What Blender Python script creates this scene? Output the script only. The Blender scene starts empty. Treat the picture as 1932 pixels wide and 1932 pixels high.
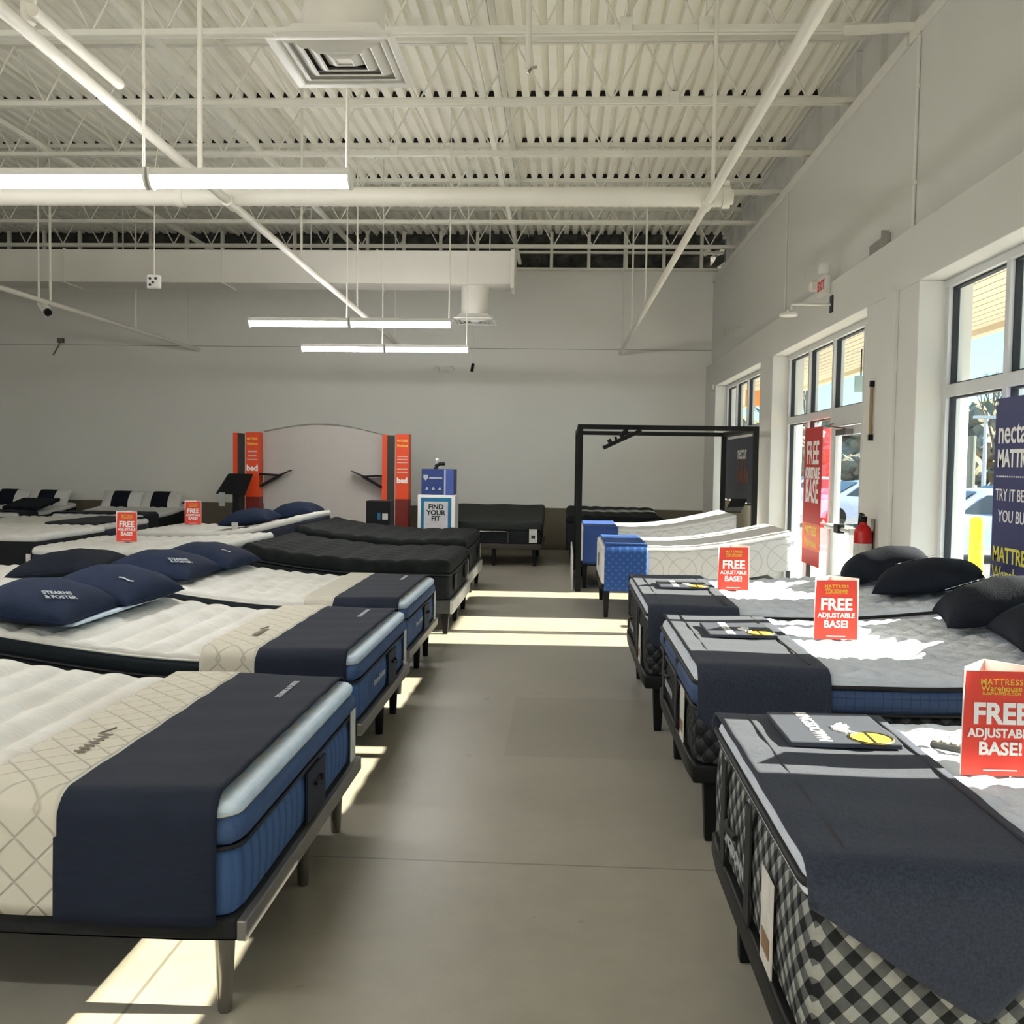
import bpy, math, random
from mathutils import Vector, Matrix, Euler
random.seed(7)
C = bpy.context.scene.collection
SC = bpy.context.scene

# ------------------------------------------------------------------ camera, sky, sun, exposure
CAMH = 1.65
FPX = 1850.0
ROLL = 0.0148
_vx, _vy = 1064 - 966, 875 - 966
_ux = _vx * math.cos(ROLL) + _vy * math.sin(ROLL)
_uy = -_vx * math.sin(ROLL) + _vy * math.cos(ROLL)
PITCH = math.atan2(-_uy, FPX)
YAW = math.atan2(_ux, FPX / math.cos(PITCH))
cam_d = bpy.data.cameras.new('camera')
cam_d.sensor_width = 36.0
cam_d.lens = 36.0 * FPX / 1932.0
cam_d.clip_start = 0.05
cam_d.clip_end = 500
cam = bpy.data.objects.new('camera', cam_d)
C.objects.link(cam)
cam.location = (0, 0, CAMH)
cam.matrix_world = (Matrix.Translation((0, 0, CAMH)) @ Matrix.Rotation(YAW, 4, 'Z')
                    @ Matrix.Rotation(math.pi / 2 - PITCH, 4, 'X') @ Matrix.Rotation(ROLL, 4, 'Z'))
SC.camera = cam

SUN_S, SUN_T = 0.04, 0.50      # sun travels (-1, -SUN_S, -SUN_T)
SUN_EL = math.atan2(SUN_T, math.hypot(1, SUN_S))
w = bpy.data.worlds.new('sky'); SC.world = w
w.use_nodes = True
nt = w.node_tree; nt.nodes.clear()
sky = nt.nodes.new('ShaderNodeTexSky')
sky.sky_type = 'NISHITA'
sky.sun_disc = False
sky.sun_elevation = SUN_EL
sky.sun_rotation = math.pi / 2 - math.atan2(SUN_S, 1)
sky.air_density = 1.0; sky.dust_density = 0.6; sky.ozone_density = 1.5
geo = nt.nodes.new('ShaderNodeTexCoord'); sep = nt.nodes.new('ShaderNodeSeparateXYZ')
nt.links.new(geo.outputs['Generated'], sep.inputs[0])
ramp = nt.nodes.new('ShaderNodeValToRGB')
ramp.color_ramp.elements[0].position = 0.0; ramp.color_ramp.elements[0].color = (0.34, 0.62, 0.72, 1)
ramp.color_ramp.elements[1].position = 0.6; ramp.color_ramp.elements[1].color = (0.13, 0.36, 0.80, 1)
e_ = ramp.color_ramp.elements.new(0.15); e_.color = (0.23, 0.52, 0.72, 1)
nt.links.new(sep.outputs[2], ramp.inputs[0])
mixs = nt.nodes.new('ShaderNodeMixRGB'); mixs.blend_type = 'ADD'; mixs.inputs[0].default_value = 0.03
nt.links.new(ramp.outputs[0], mixs.inputs[1]); nt.links.new(sky.outputs[0], mixs.inputs[2])
bgn = nt.nodes.new('ShaderNodeBackground'); bgn.inputs['Strength'].default_value = 1.15
outn = nt.nodes.new('ShaderNodeOutputWorld')
nt.links.new(mixs.outputs[0], bgn.inputs[0]); nt.links.new(bgn.outputs[0], outn.inputs[0])

sun_d = bpy.data.lights.new('sun', 'SUN'); sun_d.energy = 18.0; sun_d.angle = 0.009
sun_d.color = (1.0, 0.885, 0.69)
sun = bpy.data.objects.new('sun', sun_d); C.objects.link(sun)
sun.location = (30, 2, 20)
sun.rotation_euler = Vector((-1, -SUN_S, -SUN_T)).to_track_quat('-Z', 'Y').to_euler()

SC.view_settings.view_transform = 'Standard'
SC.view_settings.look = 'None'
SC.view_settings.gamma = 1.0
SC.view_settings.use_curve_mapping = False
SC.view_settings.exposure = 1.2
LAMP = 22.0
SC.cycles.max_bounces = 10
SC.cycles.diffuse_bounces = 6
SC.cycles.transparent_max_bounces = 16

# ------------------------------------------------------------------ materials
MATS = {}
def srgb(r, g, b):
    f = lambda c: (c / 12.92 if c <= 0.04045 else ((c + 0.055) / 1.055) ** 2.4)
    return (f(r / 255), f(g / 255), f(b / 255))

def mat(name, col, rough=0.7, metal=0.0, noise=0.12, nscale=6.0, bump=0.0, bscale=60.0, spec=0.4, stretch=None, sheen=0.0, coat=0.0):
    """principled material whose colour is varied by noise; optional fine bump"""
    if name in MATS: return MATS[name]
    m = bpy.data.materials.new(name); m.use_nodes = True
    n = m.node_tree; b = n.nodes['Principled BSDF']
    b.inputs['Roughness'].default_value = rough
    b.inputs['Metallic'].default_value = metal
    b.inputs['Specular IOR Level'].default_value = spec
    if sheen: b.inputs['Sheen Weight'].default_value = sheen
    if coat: b.inputs['Coat Weight'].default_value = coat
    tc = n.nodes.new('ShaderNodeTexCoord')
    mp = n.nodes.new('ShaderNodeMapping')
    if stretch: mp.inputs['Scale'].default_value = stretch
    n.links.new(tc.outputs['Object'], mp.inputs[0])
    nz = n.nodes.new('ShaderNodeTexNoise'); nz.inputs['Scale'].default_value = nscale; nz.inputs['Detail'].default_value = 5
    n.links.new(mp.outputs[0], nz.inputs['Vector'])
    rmp = n.nodes.new('ShaderNodeMapRange')
    rmp.inputs[1].default_value = 0.25; rmp.inputs[2].default_value = 0.75
    rmp.inputs[3].default_value = 1 - noise; rmp.inputs[4].default_value = 1 + noise
    n.links.new(nz.outputs[0], rmp.inputs[0])
    mx = n.nodes.new('ShaderNodeVectorMath'); mx.operation = 'SCALE'
    mx.inputs[0].default_value = col
    n.links.new(rmp.outputs[0], mx.inputs['Scale'])
    n.links.new(mx.outputs[0], b.inputs['Base Color'])
    if bump:
        n2 = n.nodes.new('ShaderNodeTexNoise'); n2.inputs['Scale'].default_value = bscale; n2.inputs['Detail'].default_value = 3
        n.links.new(mp.outputs[0], n2.inputs['Vector'])
        bp = n.nodes.new('ShaderNodeBump'); bp.inputs['Strength'].default_value = bump; bp.inputs['Distance'].default_value = 0.01
        n.links.new(n2.outputs[0], bp.inputs['Height']); n.links.new(bp.outputs[0], b.inputs['Normal'])
    MATS[name] = m
    return m

def emis(name, col, strength):
    m = bpy.data.materials.new(name); m.use_nodes = True
    n = m.node_tree; b = n.nodes['Principled BSDF']
    b.inputs['Base Color'].default_value = (*col, 1)
    b.inputs['Emission Color'].default_value = (*col, 1)
    b.inputs['Emission Strength'].default_value = strength
    return m

def glass_mat():
    m = bpy.data.materials.new('clear_glass'); m.use_nodes = True
    n = m.node_tree; n.nodes.clear()
    o = n.nodes.new('ShaderNodeOutputMaterial'); t = n.nodes.new('ShaderNodeBsdfTransparent')
    g = n.nodes.new('ShaderNodeBsdfGlossy'); g.inputs['Roughness'].default_value = 0.02
    t.inputs[0].default_value = (0.93, 0.96, 0.95, 1)
    f = n.nodes.new('ShaderNodeLayerWeight'); f.inputs[0].default_value = 0.5
    pw = n.nodes.new('ShaderNodeMath'); pw.operation = 'POWER'; pw.inputs[1].default_value = 5.0
    ml = n.nodes.new('ShaderNodeMath'); ml.operation = 'MULTIPLY_ADD'; ml.inputs[1].default_value = 0.5; ml.inputs[2].default_value = 0.02
    n.links.new(f.outputs['Facing'], pw.inputs[0]); n.links.new(pw.outputs[0], ml.inputs[0])
    mx = n.nodes.new('ShaderNodeMixShader')
    n.links.new(ml.outputs[0], mx.inputs[0]); n.links.new(t.outputs[0], mx.inputs[1]); n.links.new(g.outputs[0], mx.inputs[2])
    n.links.new(mx.outputs[0], o.inputs[0])
    return m
GLASS = glass_mat()

def floor_mat():
    m = bpy.data.materials.new('polished_concrete'); m.use_nodes = True
    n = m.node_tree; b = n.nodes['Principled BSDF']; L = n.links.new
    tc = n.nodes.new('ShaderNodeTexCoord')
    sp = n.nodes.new('ShaderNodeSeparateXYZ'); L(tc.outputs['Object'], sp.inputs[0])
    def noise(s, d=6):
        z = n.nodes.new('ShaderNodeTexNoise'); z.inputs['Scale'].default_value = s; z.inputs['Detail'].default_value = d
        L(tc.outputs['Object'], z.inputs['Vector']); return z.outputs[0]
    def M(op, a, bb=None, c=None):
        q = n.nodes.new('ShaderNodeMath'); q.operation = op
        for i, v in enumerate((a, bb, c)):
            if v is None: continue
            if isinstance(v, (int, float)): q.inputs[i].default_value = v
            else: L(v, q.inputs[i])
        return q.outputs[0]
    n1 = noise(0.9); n2 = noise(7, 8); n3 = noise(60, 2)
    val = M('ADD', M('MULTIPLY', n1, 0.44), M('ADD', M('MULTIPLY', n2, 0.32), M('MULTIPLY', n3, 0.08)))
    val = M('ADD', val, 0.58)
    # saw-cut joints and one darker re-poured slab
    def line(coord, at, wdt=0.006):
        return M('LESS_THAN', M('ABSOLUTE', M('SUBTRACT', coord, at)), wdt)
    wob = M('ADD', sp.outputs[1], M('MULTIPLY', n1, 0.03))
    jt = line(wob, 3.98)
    for a in (9.6, 15.2, -1.6): jt = M('MAXIMUM', jt, line(wob, a))
    for a in (-1.28, -6.9): jt = M('MAXIMUM', jt, line(sp.outputs[0], a))
    inx = M('MULTIPLY', M('GREATER_THAN', sp.outputs[0], -0.31), M('LESS_THAN', sp.outputs[0], 0.95))
    iny = M('MULTIPLY', M('GREATER_THAN', sp.outputs[1], 5.45), M('LESS_THAN', sp.outputs[1], 6.85))
    slab = M('MULTIPLY', inx, iny)
    val = M('MULTIPLY', val, M('SUBTRACT', 1.0, M('MULTIPLY', jt, 0.45)))
    val = M('MULTIPLY', val, M('SUBTRACT', 1.0, M('MULTIPLY', slab, 0.12)))
    spots = M('GREATER_THAN', noise(4.5, 2), 0.735)
    val = M('MULTIPLY', val, M('SUBTRACT', 1.0, M('MULTIPLY', spots, 0.16)))
    sc = n.nodes.new('ShaderNodeVectorMath'); sc.operation = 'SCALE'; sc.inputs[0].default_value = (0.295, 0.275, 0.23)
    L(val, sc.inputs['Scale']); L(sc.outputs[0], b.inputs['Base Color'])
    L(M('ADD', M('MULTIPLY', n2, 0.2), 0.26), b.inputs['Roughness'])
    b.inputs['Specular IOR Level'].default_value = 0.4
    return m

def uv_pattern(name, kind, cols, scale=1.0, rough=0.75, rot=0.0, bump=0.3, wrinkle=0.0):
    """patterns laid in the UV map of a mattress, runner or banner"""
    if name in MATS: return MATS[name]
    m = bpy.data.materials.new(name); m.use_nodes = True
    n = m.node_tree; b = n.nodes['Principled BSDF']; L = n.links.new
    b.inputs['Roughness'].default_value = rough; b.inputs['Specular IOR Level'].default_value = 0.25
    uv = n.nodes.new('ShaderNodeUVMap')
    mp = n.nodes.new('ShaderNodeMapping'); mp.inputs['Rotation'].default_value = (0, 0, rot)
    mp.inputs['Scale'].default_value = (scale, scale, scale) if not isinstance(scale, tuple) else scale
    L(uv.outputs[0], mp.inputs[0])
    sp = n.nodes.new('ShaderNodeSeparateXYZ'); L(mp.outputs[0], sp.inputs[0])
    def M(op, a, bb=None):
        q = n.nodes.new('ShaderNodeMath'); q.operation = op
        for i, v in enumerate((a, bb)):
            if v is None: continue
            if isinstance(v, (int, float)): q.inputs[i].default_value = v
            else: L(v, q.inputs[i])
        return q.outputs[0]
    x, y = sp.outputs[0], sp.outputs[1]
    height = None
    if kind == 'gingham':
        a = M('GREATER_THAN', M('FRACT', x), 0.5); c = M('GREATER_THAN', M('FRACT', y), 0.5)
        fac = M('MULTIPLY', M('ADD', a, c), 0.5)
        height = M('MULTIPLY', M('ABSOLUTE', M('SINE', M('MULTIPLY', x, math.pi * 2))), M('ABSOLUTE', M('SINE', M('MULTIPLY', y, math.pi * 2))))
    elif kind == 'diamond':        # stitched diamond quilting
        ax = M('ABSOLUTE', M('SUBTRACT', M('FRACT', x), 0.5)); ay = M('ABSOLUTE', M('SUBTRACT', M('FRACT', y), 0.5))
        height = M('MINIMUM', M('MINIMUM', M('MULTIPLY', ax, 16), M('MULTIPLY', ay, 16)), 1.0)
        fac = height
    elif kind == 'rib':
        s = M('ABSOLUTE', M('SINE', M('MULTIPLY', x, math.pi)))
        height = M('POWER', s, 0.4); fac = height
    elif kind == 'streak':
        nz = n.nodes.new('ShaderNodeTexNoise'); nz.inputs['Scale'].default_value = 1.0; nz.inputs['Detail'].default_value = 6
        L(mp.outputs[0], nz.inputs['Vector']); fac = nz.outputs[0]; height = fac
    elif kind == 'tuft':
        vo = n.nodes.new('ShaderNodeTexVoronoi'); vo.inputs['Scale'].default_value = 1.0; vo.feature = 'SMOOTH_F1'
        L(mp.outputs[0], vo.inputs['Vector'])
        nz = n.nodes.new('ShaderNodeTexNoise'); nz.inputs['Scale'].default_value = 3.2; nz.inputs['Detail'].default_value = 4
        L(mp.outputs[0], nz.inputs['Vector'])
        height = M('ADD', M('MULTIPLY', vo.outputs['Distance'], -1.0), M('MULTIPLY', nz.outputs[0], 0.5))
        fac = M('SUBTRACT', 1.0, M('MULTIPLY', vo.outputs['Distance'], 0.5))
    elif kind == 'dots':
        ax = M('SUBTRACT', M('FRACT', x), 0.5); ay = M('SUBTRACT', M('FRACT', y), 0.5)
        r = M('SQRT', M('ADD', M('MULTIPLY', ax, ax), M('MULTIPLY', ay, ay)))
        rx = M('GREATER_THAN', M('FRACT', M('MULTIPLY', uvx(n, uv), 1.0)), -1.0)
        fac = M('LESS_THAN', r, 0.24)
        height = fac
    elif kind == 'rings':          # faint stitched ring figure
        nz = n.nodes.new('ShaderNodeTexNoise'); nz.inputs['Scale'].default_value = 1.5
        L(mp.outputs[0], nz.inputs['Vector'])
        ax = M('SUBTRACT', M('FRACT', x), 0.5); ay = M('SUBTRACT', M('FRACT', y), 0.5)
        r = M('SQRT', M('ADD', M('MULTIPLY', ax, ax), M('MULTIPLY', ay, ay)))
        l1 = M('LESS_THAN', M('ABSOLUTE', M('SUBTRACT', r, 0.42)), 0.018)
        d1 = M('LESS_THAN', M('ABSOLUTE', M('SUBTRACT', M('ABSOLUTE', ax), M('ABSOLUTE', ay))), 0.02)
        fac = M('SUBTRACT', 1.0, M('MULTIPLY', M('MAXIMUM', l1, d1), 0.6)); height = fac
    cr = n.nodes.new('ShaderNodeValToRGB')
    els = cr.color_ramp.elements
    for i, cc in enumerate(cols):
        p = i / (len(cols) - 1)
        e = els[i] if i < 2 else els.new(p)
        e.position = p; e.color = (*cc, 1)
    els[0].position = 0.0
    if len(cols) == 3:
        els[0].color = (*cols[0], 1); els[1].position = 0.5; els[1].color = (*cols[1], 1); els[2].position = 1; els[2].color = (*cols[2], 1)
    L(fac, cr.inputs[0])
    L(cr.outputs[0], b.inputs['Base Color'])
    if wrinkle:
        nz2 = n.nodes.new('ShaderNodeTexNoise'); nz2.inputs['Scale'].default_value = 14; nz2.inputs['Detail'].default_value = 4
        mp2 = n.nodes.new('ShaderNodeMapping'); mp2.inputs['Scale'].default_value = (0.5, 2.2, 1)
        L(uv.outputs[0], mp2.inputs[0]); L(mp2.outputs[0], nz2.inputs['Vector'])
        height = M('ADD', M('MULTIPLY', height, 0.5), M('MULTIPLY', nz2.outputs[0], wrinkle))
    bp = n.nodes.new('ShaderNodeBump'); bp.inputs['Strength'].default_value = bump; bp.inputs['Distance'].default_value = 0.012
    L(height, bp.inputs['Height']); L(bp.outputs[0], b.inputs['Normal'])
    MATS[name] = m
    return m
def uvx(n, uv):
    s = n.nodes.new('ShaderNodeSeparateXYZ'); n.links.new(uv.outputs[0], s.inputs[0]); return s.outputs[0]

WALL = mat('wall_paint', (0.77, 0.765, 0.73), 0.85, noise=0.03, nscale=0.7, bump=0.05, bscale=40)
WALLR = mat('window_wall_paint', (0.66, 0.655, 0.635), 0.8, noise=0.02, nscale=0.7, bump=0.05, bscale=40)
WHITE = mat('white_paint', (0.72, 0.71, 0.68), 0.55, noise=0.03, nscale=3)
CEILM = mat('deck_paint', (0.88, 0.865, 0.79), 0.6, noise=0.04, nscale=1.5)
STEEL = mat('joist_paint', (0.74, 0.73, 0.66), 0.55, noise=0.05, nscale=3)
PIPE = mat('pipe_paint', (0.72, 0.70, 0.63), 0.45, noise=0.03, nscale=3)
DUCT = mat('duct_paint', (0.68, 0.66, 0.61), 0.6, noise=0.03, nscale=2)
INSUL = mat('dark_insulation', (0.06, 0.06, 0.055), 0.95, noise=0.7, nscale=6, bump=1.0, bscale=14)
WAINS = mat('taupe_wainscot', (0.15, 0.13, 0.095), 0.7, noise=0.06, nscale=2)
FRAME = mat('window_frame_metal', (0.62, 0.63, 0.64), 0.4, metal=0.15, noise=0.03)
GASKET = mat('black_gasket', (0.02, 0.025, 0.035), 0.6)
BLACK = mat('black_metal', (0.005, 0.0055, 0.006), 0.5, noise=0.1, spec=0.2)
BLACKP = mat('black_plastic', (0.006, 0.0065, 0.008), 0.5, spec=0.2)
CHROME = mat('dark_chrome', (0.28, 0.27, 0.25), 0.22, metal=1.0, noise=0.1)
BASEM = mat('charcoal_base_fabric', (0.010, 0.0105, 0.012), 0.8, noise=0.25, nscale=30, bump=0.2, bscale=300)
RAIL = mat('grey_base_rail', (0.22, 0.21, 0.2), 0.4, metal=0.6, noise=0.05)
NAVY = uv_pattern('navy_runner', 'streak', ((0.006, 0.009, 0.020), (0.013, 0.019, 0.038)), (9, 60, 1), 0.8, bump=0.12)
NAVYF = mat('navy_pillow_fabric', (0.013, 0.021, 0.048), 0.8, noise=0.15, nscale=10, bump=0.15, bscale=160, spec=0.15)
CHARF = mat('charcoal_pillow_fabric', (0.011, 0.014, 0.022), 0.85, noise=0.2, nscale=10, bump=0.25, bscale=120, spec=0.12)
BLUEB = uv_pattern('blue_ribbed_border', 'rib', ((0.022, 0.050, 0.125), (0.055, 0.115, 0.27)), (14, 14, 1), 0.7, bump=0.35)
BLUEP = mat('blue_pillow_top', (0.038, 0.080, 0.19), 0.7, noise=0.12, nscale=8, bump=0.2, bscale=50)
SIDEB = mat('dark_side_faces', (0.006, 0.010, 0.014), 0.75, noise=0.2, nscale=20, spec=0.2)  # long sides coloured darker than the foot end
PIPING = mat('black_piping', (0.008, 0.009, 0.012), 0.6)
LIGHTP = mat('ivory_piping', (0.62, 0.60, 0.53), 0.7)
CREAM = uv_pattern('ivory_quilted_top', 'streak', ((0.50, 0.475, 0.42), (0.74, 0.75, 0.74)), (6.06, 3, 1), 0.8, bump=0.6, wrinkle=1.2)
CREAMR = uv_pattern('ivory_diamond_runner', 'diamond', ((0.44, 0.41, 0.35), (0.55, 0.52, 0.44)), 11, 0.8, rot=math.pi / 4, bump=0.5)
CREAMP = mat('sky_tinted_border', (0.62, 0.73, 0.86), 0.75, noise=0.06, nscale=12, bump=0.5, bscale=30)
TUFT = uv_pattern('white_tufted_top', 'tuft', ((0.47, 0.515, 0.61), (0.68, 0.725, 0.815)), 15, 0.8, bump=1.0)  # blue of the sky light mixed into the white fabric
GING = uv_pattern('gingham_border', 'gingham', ((0.008, 0.010, 0.013), (0.085, 0.092, 0.098), (0.30, 0.31, 0.30)), 17, 0.75, rot=math.pi / 4, bump=0.5)
DGING = uv_pattern('dark_gingham_border', 'gingham', ((0.006, 0.007, 0.009), (0.02, 0.021, 0.025), (0.05, 0.052, 0.06)), 17, 0.75, rot=math.pi / 4, bump=0.5)
QBLUE = uv_pattern('blue_quilt_band', 'diamond', ((0.03, 0.05, 0.11), (0.05, 0.085, 0.19)), 26, 0.7, bump=0.3)
DENIM = mat('charcoal_runner_weave', (0.033, 0.040, 0.062), 0.85, noise=0.3, nscale=140, bump=0.5, bscale=5, spec=0.15, sheen=0.06)
TUFTB = mat('black_velour', (0.010, 0.012, 0.0125), 0.8, noise=0.4, nscale=9, bump=0.4, bscale=30, spec=0.15)
GREYF = mat('grey_foundation_fabric', (0.055, 0.058, 0.065), 0.75, noise=0.15, nscale=30)
BLUEC = uv_pattern('royal_blue_dotted_cover', 'dots', ((0.020, 0.065, 0.25), (0.032, 0.115, 0.36)), (18, 18, 1), 0.55, rot=math.pi / 4, bump=0.15)
BLUEC2 = mat('royal_blue_cover', (0.020, 0.060, 0.24), 0.6, noise=0.1)
RINGS = uv_pattern('white_stitched_border', 'rings', ((0.42, 0.42, 0.43), (0.64, 0.64, 0.66)), (2.9, 2.9, 1), 0.75, bump=0.15)
WFAB = mat('white_fabric', (0.70, 0.70, 0.69), 0.8, noise=0.05, nscale=12, bump=0.3, bscale=30)
RED = mat('red_card', srgb(226, 70, 56), 0.5, noise=0.02)
SIDEW = mat('white_card', (0.85, 0.82, 0.80), 0.5, noise=0.02)
INKW = mat('white_ink', (0.86, 0.85, 0.84), 0.5, noise=0.0)
INKY = mat('yellow_ink', (0.80, 0.52, 0.06), 0.5, noise=0.0)
INKYL = mat('lemon_ink', (0.80, 0.74, 0.10), 0.5, noise=0.0)
INKB = mat('black_ink', (0.01, 0.01, 0.012), 0.5, noise=0.0)
THREAD = mat('pale_thread', (0.42, 0.45, 0.5), 0.7, noise=0.0)
LABELW = mat('white_label_card', (0.6, 0.59, 0.56), 0.6, noise=0.15, nscale=25)
GOLD = mat('gold_print', (0.62, 0.42, 0.06), 0.4, metal=0.2, noise=0.05)
POSTER = mat('navy_poster', srgb(47, 52, 104), 0.45, noise=0.04, nscale=2)
ORANGE = mat('orange_panel', srgb(226, 72, 28), 0.45, noise=0.04, nscale=2)
DKRED = mat('dark_red_panel', srgb(110, 24, 14), 0.5)
TEAL = mat('teal_print', srgb(18, 108, 150), 0.5)
CEILGLOW = emis('added_ceiling_glow', (1.0, 0.985, 0.95), 10.0)
LENS = emis('tube_lens', (1.0, 0.985, 0.95), LAMP)
YELLOW = mat('bollard_yellow', srgb(245, 200, 20), 0.5, noise=0.05)

# ------------------------------------------------------------------ mesh helpers
def solve_parent(o, parent):
    if parent is not None:
        o.parent = parent
        o.matrix_parent_inverse = parent.matrix_basis.inverted()

class MB:
    def __init__(s): s.v = []; s.f = []; s.uv = {}
    def add(s, vs, fs):
        b = len(s.v); s.v += [tuple(p) for p in vs]; s.f += [tuple(b + i for i in f) for f in fs]; return s
    def box(s, x0, x1, y0, y1, z0, z1):
        return s.add([(x0, y0, z0), (x1, y0, z0), (x1, y1, z0), (x0, y1, z0), (x0, y0, z1), (x1, y0, z1), (x1, y1, z1), (x0, y1, z1)],
                     [(0, 3, 2, 1), (4, 5, 6, 7), (0, 1, 5, 4), (1, 2, 6, 5), (2, 3, 7, 6), (3, 0, 4, 7)])
    def bar(s, p0, p1, w, h, up=(0, 0, 1)):
        p0, p1 = Vector(p0), Vector(p1); d = (p1 - p0).normalized(); up = Vector(up)
        if abs(d.dot(up)) > 0.95: up = Vector((0, 1, 0))
        a = d.cross(up).normalized(); b = a.cross(d)
        q = [(-w / 2, -h / 2), (w / 2, -h / 2), (w / 2, h / 2), (-w / 2, h / 2)]
        vs = [p + a * i + b * j for p in (p0, p1) for i, j in q]
        return s.add(vs, [(0, 1, 2, 3), (7, 6, 5, 4), (0, 4, 5, 1), (1, 5, 6, 2), (2, 6, 7, 3), (3, 7, 4, 0)])
    def tube(s, pts, r, n=10, r2=None):
        pts = [Vector(p) for p in pts]; N = len(pts); rings = []; prev = None
        for i, p in enumerate(pts):
            d = (pts[min(i + 1, N - 1)] - pts[max(i - 1, 0)]).normalized()
            if prev is None:
                a = d.cross(Vector((0, 0, 1)) if abs(d.z) < 0.9 else Vector((1, 0, 0))).normalized()
            else:
                a = (prev - d * prev.dot(d)).normalized()
            prev = a; b = d.cross(a)
            rr = r if r2 is None else r + (r2 - r) * i / max(N - 1, 1)
            rings.append([p + a * rr * math.cos(t) + b * rr * math.sin(t) for t in [2 * math.pi * k / n for k in range(n)]])
        vs = [v for q in rings for v in q]
        fs = [(i * n + k, i * n + (k + 1) % n, (i + 1) * n + (k + 1) % n, (i + 1) * n + k) for i in range(N - 1) for k in range(n)]
        fs += [tuple(range(n))[::-1], tuple((N - 1) * n + k for k in range(n))]
        return s.add(vs, fs)
    def lathe(s, prof, cx, cy, cz=0, n=24):
        vs = [(cx + r * math.cos(2 * math.pi * k / n), cy + r * math.sin(2 * math.pi * k / n), cz + z) for r, z in prof for k in range(n)]
        m = len(prof)
        fs = [(i * n + k, i * n + (k + 1) % n, (i + 1) * n + (k + 1) % n, (i + 1) * n + k) for i in range(m - 1) for k in range(n)]
        fs += [tuple(range(n))[::-1], tuple((m - 1) * n + k for k in range(n))]
        return s.add(vs, fs)
    def prism(s, poly, vec):
        vec = Vector(vec); n = len(poly)
        vs = [Vector(p) for p in poly] + [Vector(p) + vec for p in poly]
        fs = [tuple(range(n))[::-1], tuple(range(n, 2 * n))] + [(i, (i + 1) % n, n + (i + 1) % n, n + i) for i in range(n)]
        return s.add(vs, fs)
    def build(s, name, m, parent=None, smooth=False, bevel=0.0, angle=35):
        me = bpy.data.meshes.new(name); me.from_pydata(s.v, [], s.f); me.update()
        import bmesh
        bm = bmesh.new(); bm.from_mesh(me); bmesh.ops.recalc_face_normals(bm, faces=bm.faces); bm.to_mesh(me); bm.free()
        me.materials.append(m)
        if smooth:
            me.shade_smooth(); me.set_sharp_from_angle(angle=math.radians(angle))
        o = bpy.data.objects.new(name, me); C.objects.link(o)
        if bevel:
            bv = o.modifiers.new('bevel', 'BEVEL'); bv.width = bevel; bv.segments = 2; bv.limit_method = 'ANGLE'
        solve_parent(o, parent)
        return o

def tag(o, label=None, cat=None, group=None, kind=None):
    if label: o['label'] = label
    if cat: o['category'] = cat
    if group: o['group'] = group
    if kind: o['kind'] = kind
    return o
def thing(name, label, cat, loc, group=None):
    o = bpy.data.objects.new(name, None); o.empty_display_size = 0.1
    o.location = loc; C.objects.link(o)
    o.matrix_basis = Matrix.Translation(loc)
    return tag(o, label, cat, group)
def struct(o): o['kind'] = 'structure'; return o
def boxpart(name, m, parent, *b, bevel=0.0):
    return MB().box(*b).build(name, m, parent, bevel=bevel)

def text(name, body, size, m, parent, org, xd, yd, align='CENTER', bold=0.0, ext=0.0006, sx=1.0, space=1.0):
    cu = bpy.data.curves.new(name, 'FONT'); cu.body = body; cu.size = size; cu.align_x = align; cu.align_y = 'CENTER'
    cu.extrude = ext; cu.offset = bold; cu.resolution_u = 3; cu.space_character = space
    tmp = bpy.data.objects.new(name, cu); C.objects.link(tmp)
    dg = bpy.context.evaluated_depsgraph_get()
    me = bpy.data.meshes.new_from_object(tmp.evaluated_get(dg))
    bpy.data.objects.remove(tmp)
    xd, yd = Vector(xd).normalized(), Vector(yd).normalized(); zd = xd.cross(yd); org = Vector(org)
    for v in me.vertices:
        c = v.co.copy(); v.co = org + xd * (c.x * sx) + yd * c.y + zd * c.z
    me.materials.clear(); me.materials.append(m)
    o = bpy.data.objects.new(name, me); C.objects.link(o)
    solve_parent(o, parent)
    return o

def setuv(o, fn):
    me = o.data
    uv = me.uv_layers.new(name='UVMap')
    for p in me.polygons:
        for li in p.loop_indices:
            uv.data[li].uv = fn(me.vertices[me.loops[li].vertex_index].co, p.normal)

# ------------------------------------------------------------------ the room
XW, XL = 2.85, 2.65          # window plane, inner face of the window wall
YB = 18.8                    # far wall
ZT = 6.0                     # underside of roof deck
YN, XF = -6.0, -13.0         # near end and left end of the room

struct(MB().box(XF - 0.2, 3.05, YN - 0.2, YB + 0.4, -0.2, 0).build('floor', floor_mat()))
# corrugated roof deck
mb = MB(); pitch = 0.165; prof = []
x = XF - 0.1
while x < 2.92:
    prof += [(x, ZT), (x + 0.07, ZT), (x + 0.085, ZT + 0.075), (x + 0.15, ZT + 0.075)]
    x += pitch
vs = [(px, YN, pz) for px, pz in prof] + [(px, YB + 0.2, pz) for px, pz in prof]
n = len(prof)
mb.add(vs, [(i, i + 1, n + i + 1, n + i) for i in range(n - 1)])
deck = mb.build('ceiling', CEILM); struct(deck)
deck.modifiers.new('thickness', 'SOLIDIFY').thickness = 0.012
struct(MB().box(XF - 0.2, 3.2, YN - 0.2, YB + 0.6, ZT + 0.11, ZT + 0.27).build('ceiling_roof', CEILM))

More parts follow.
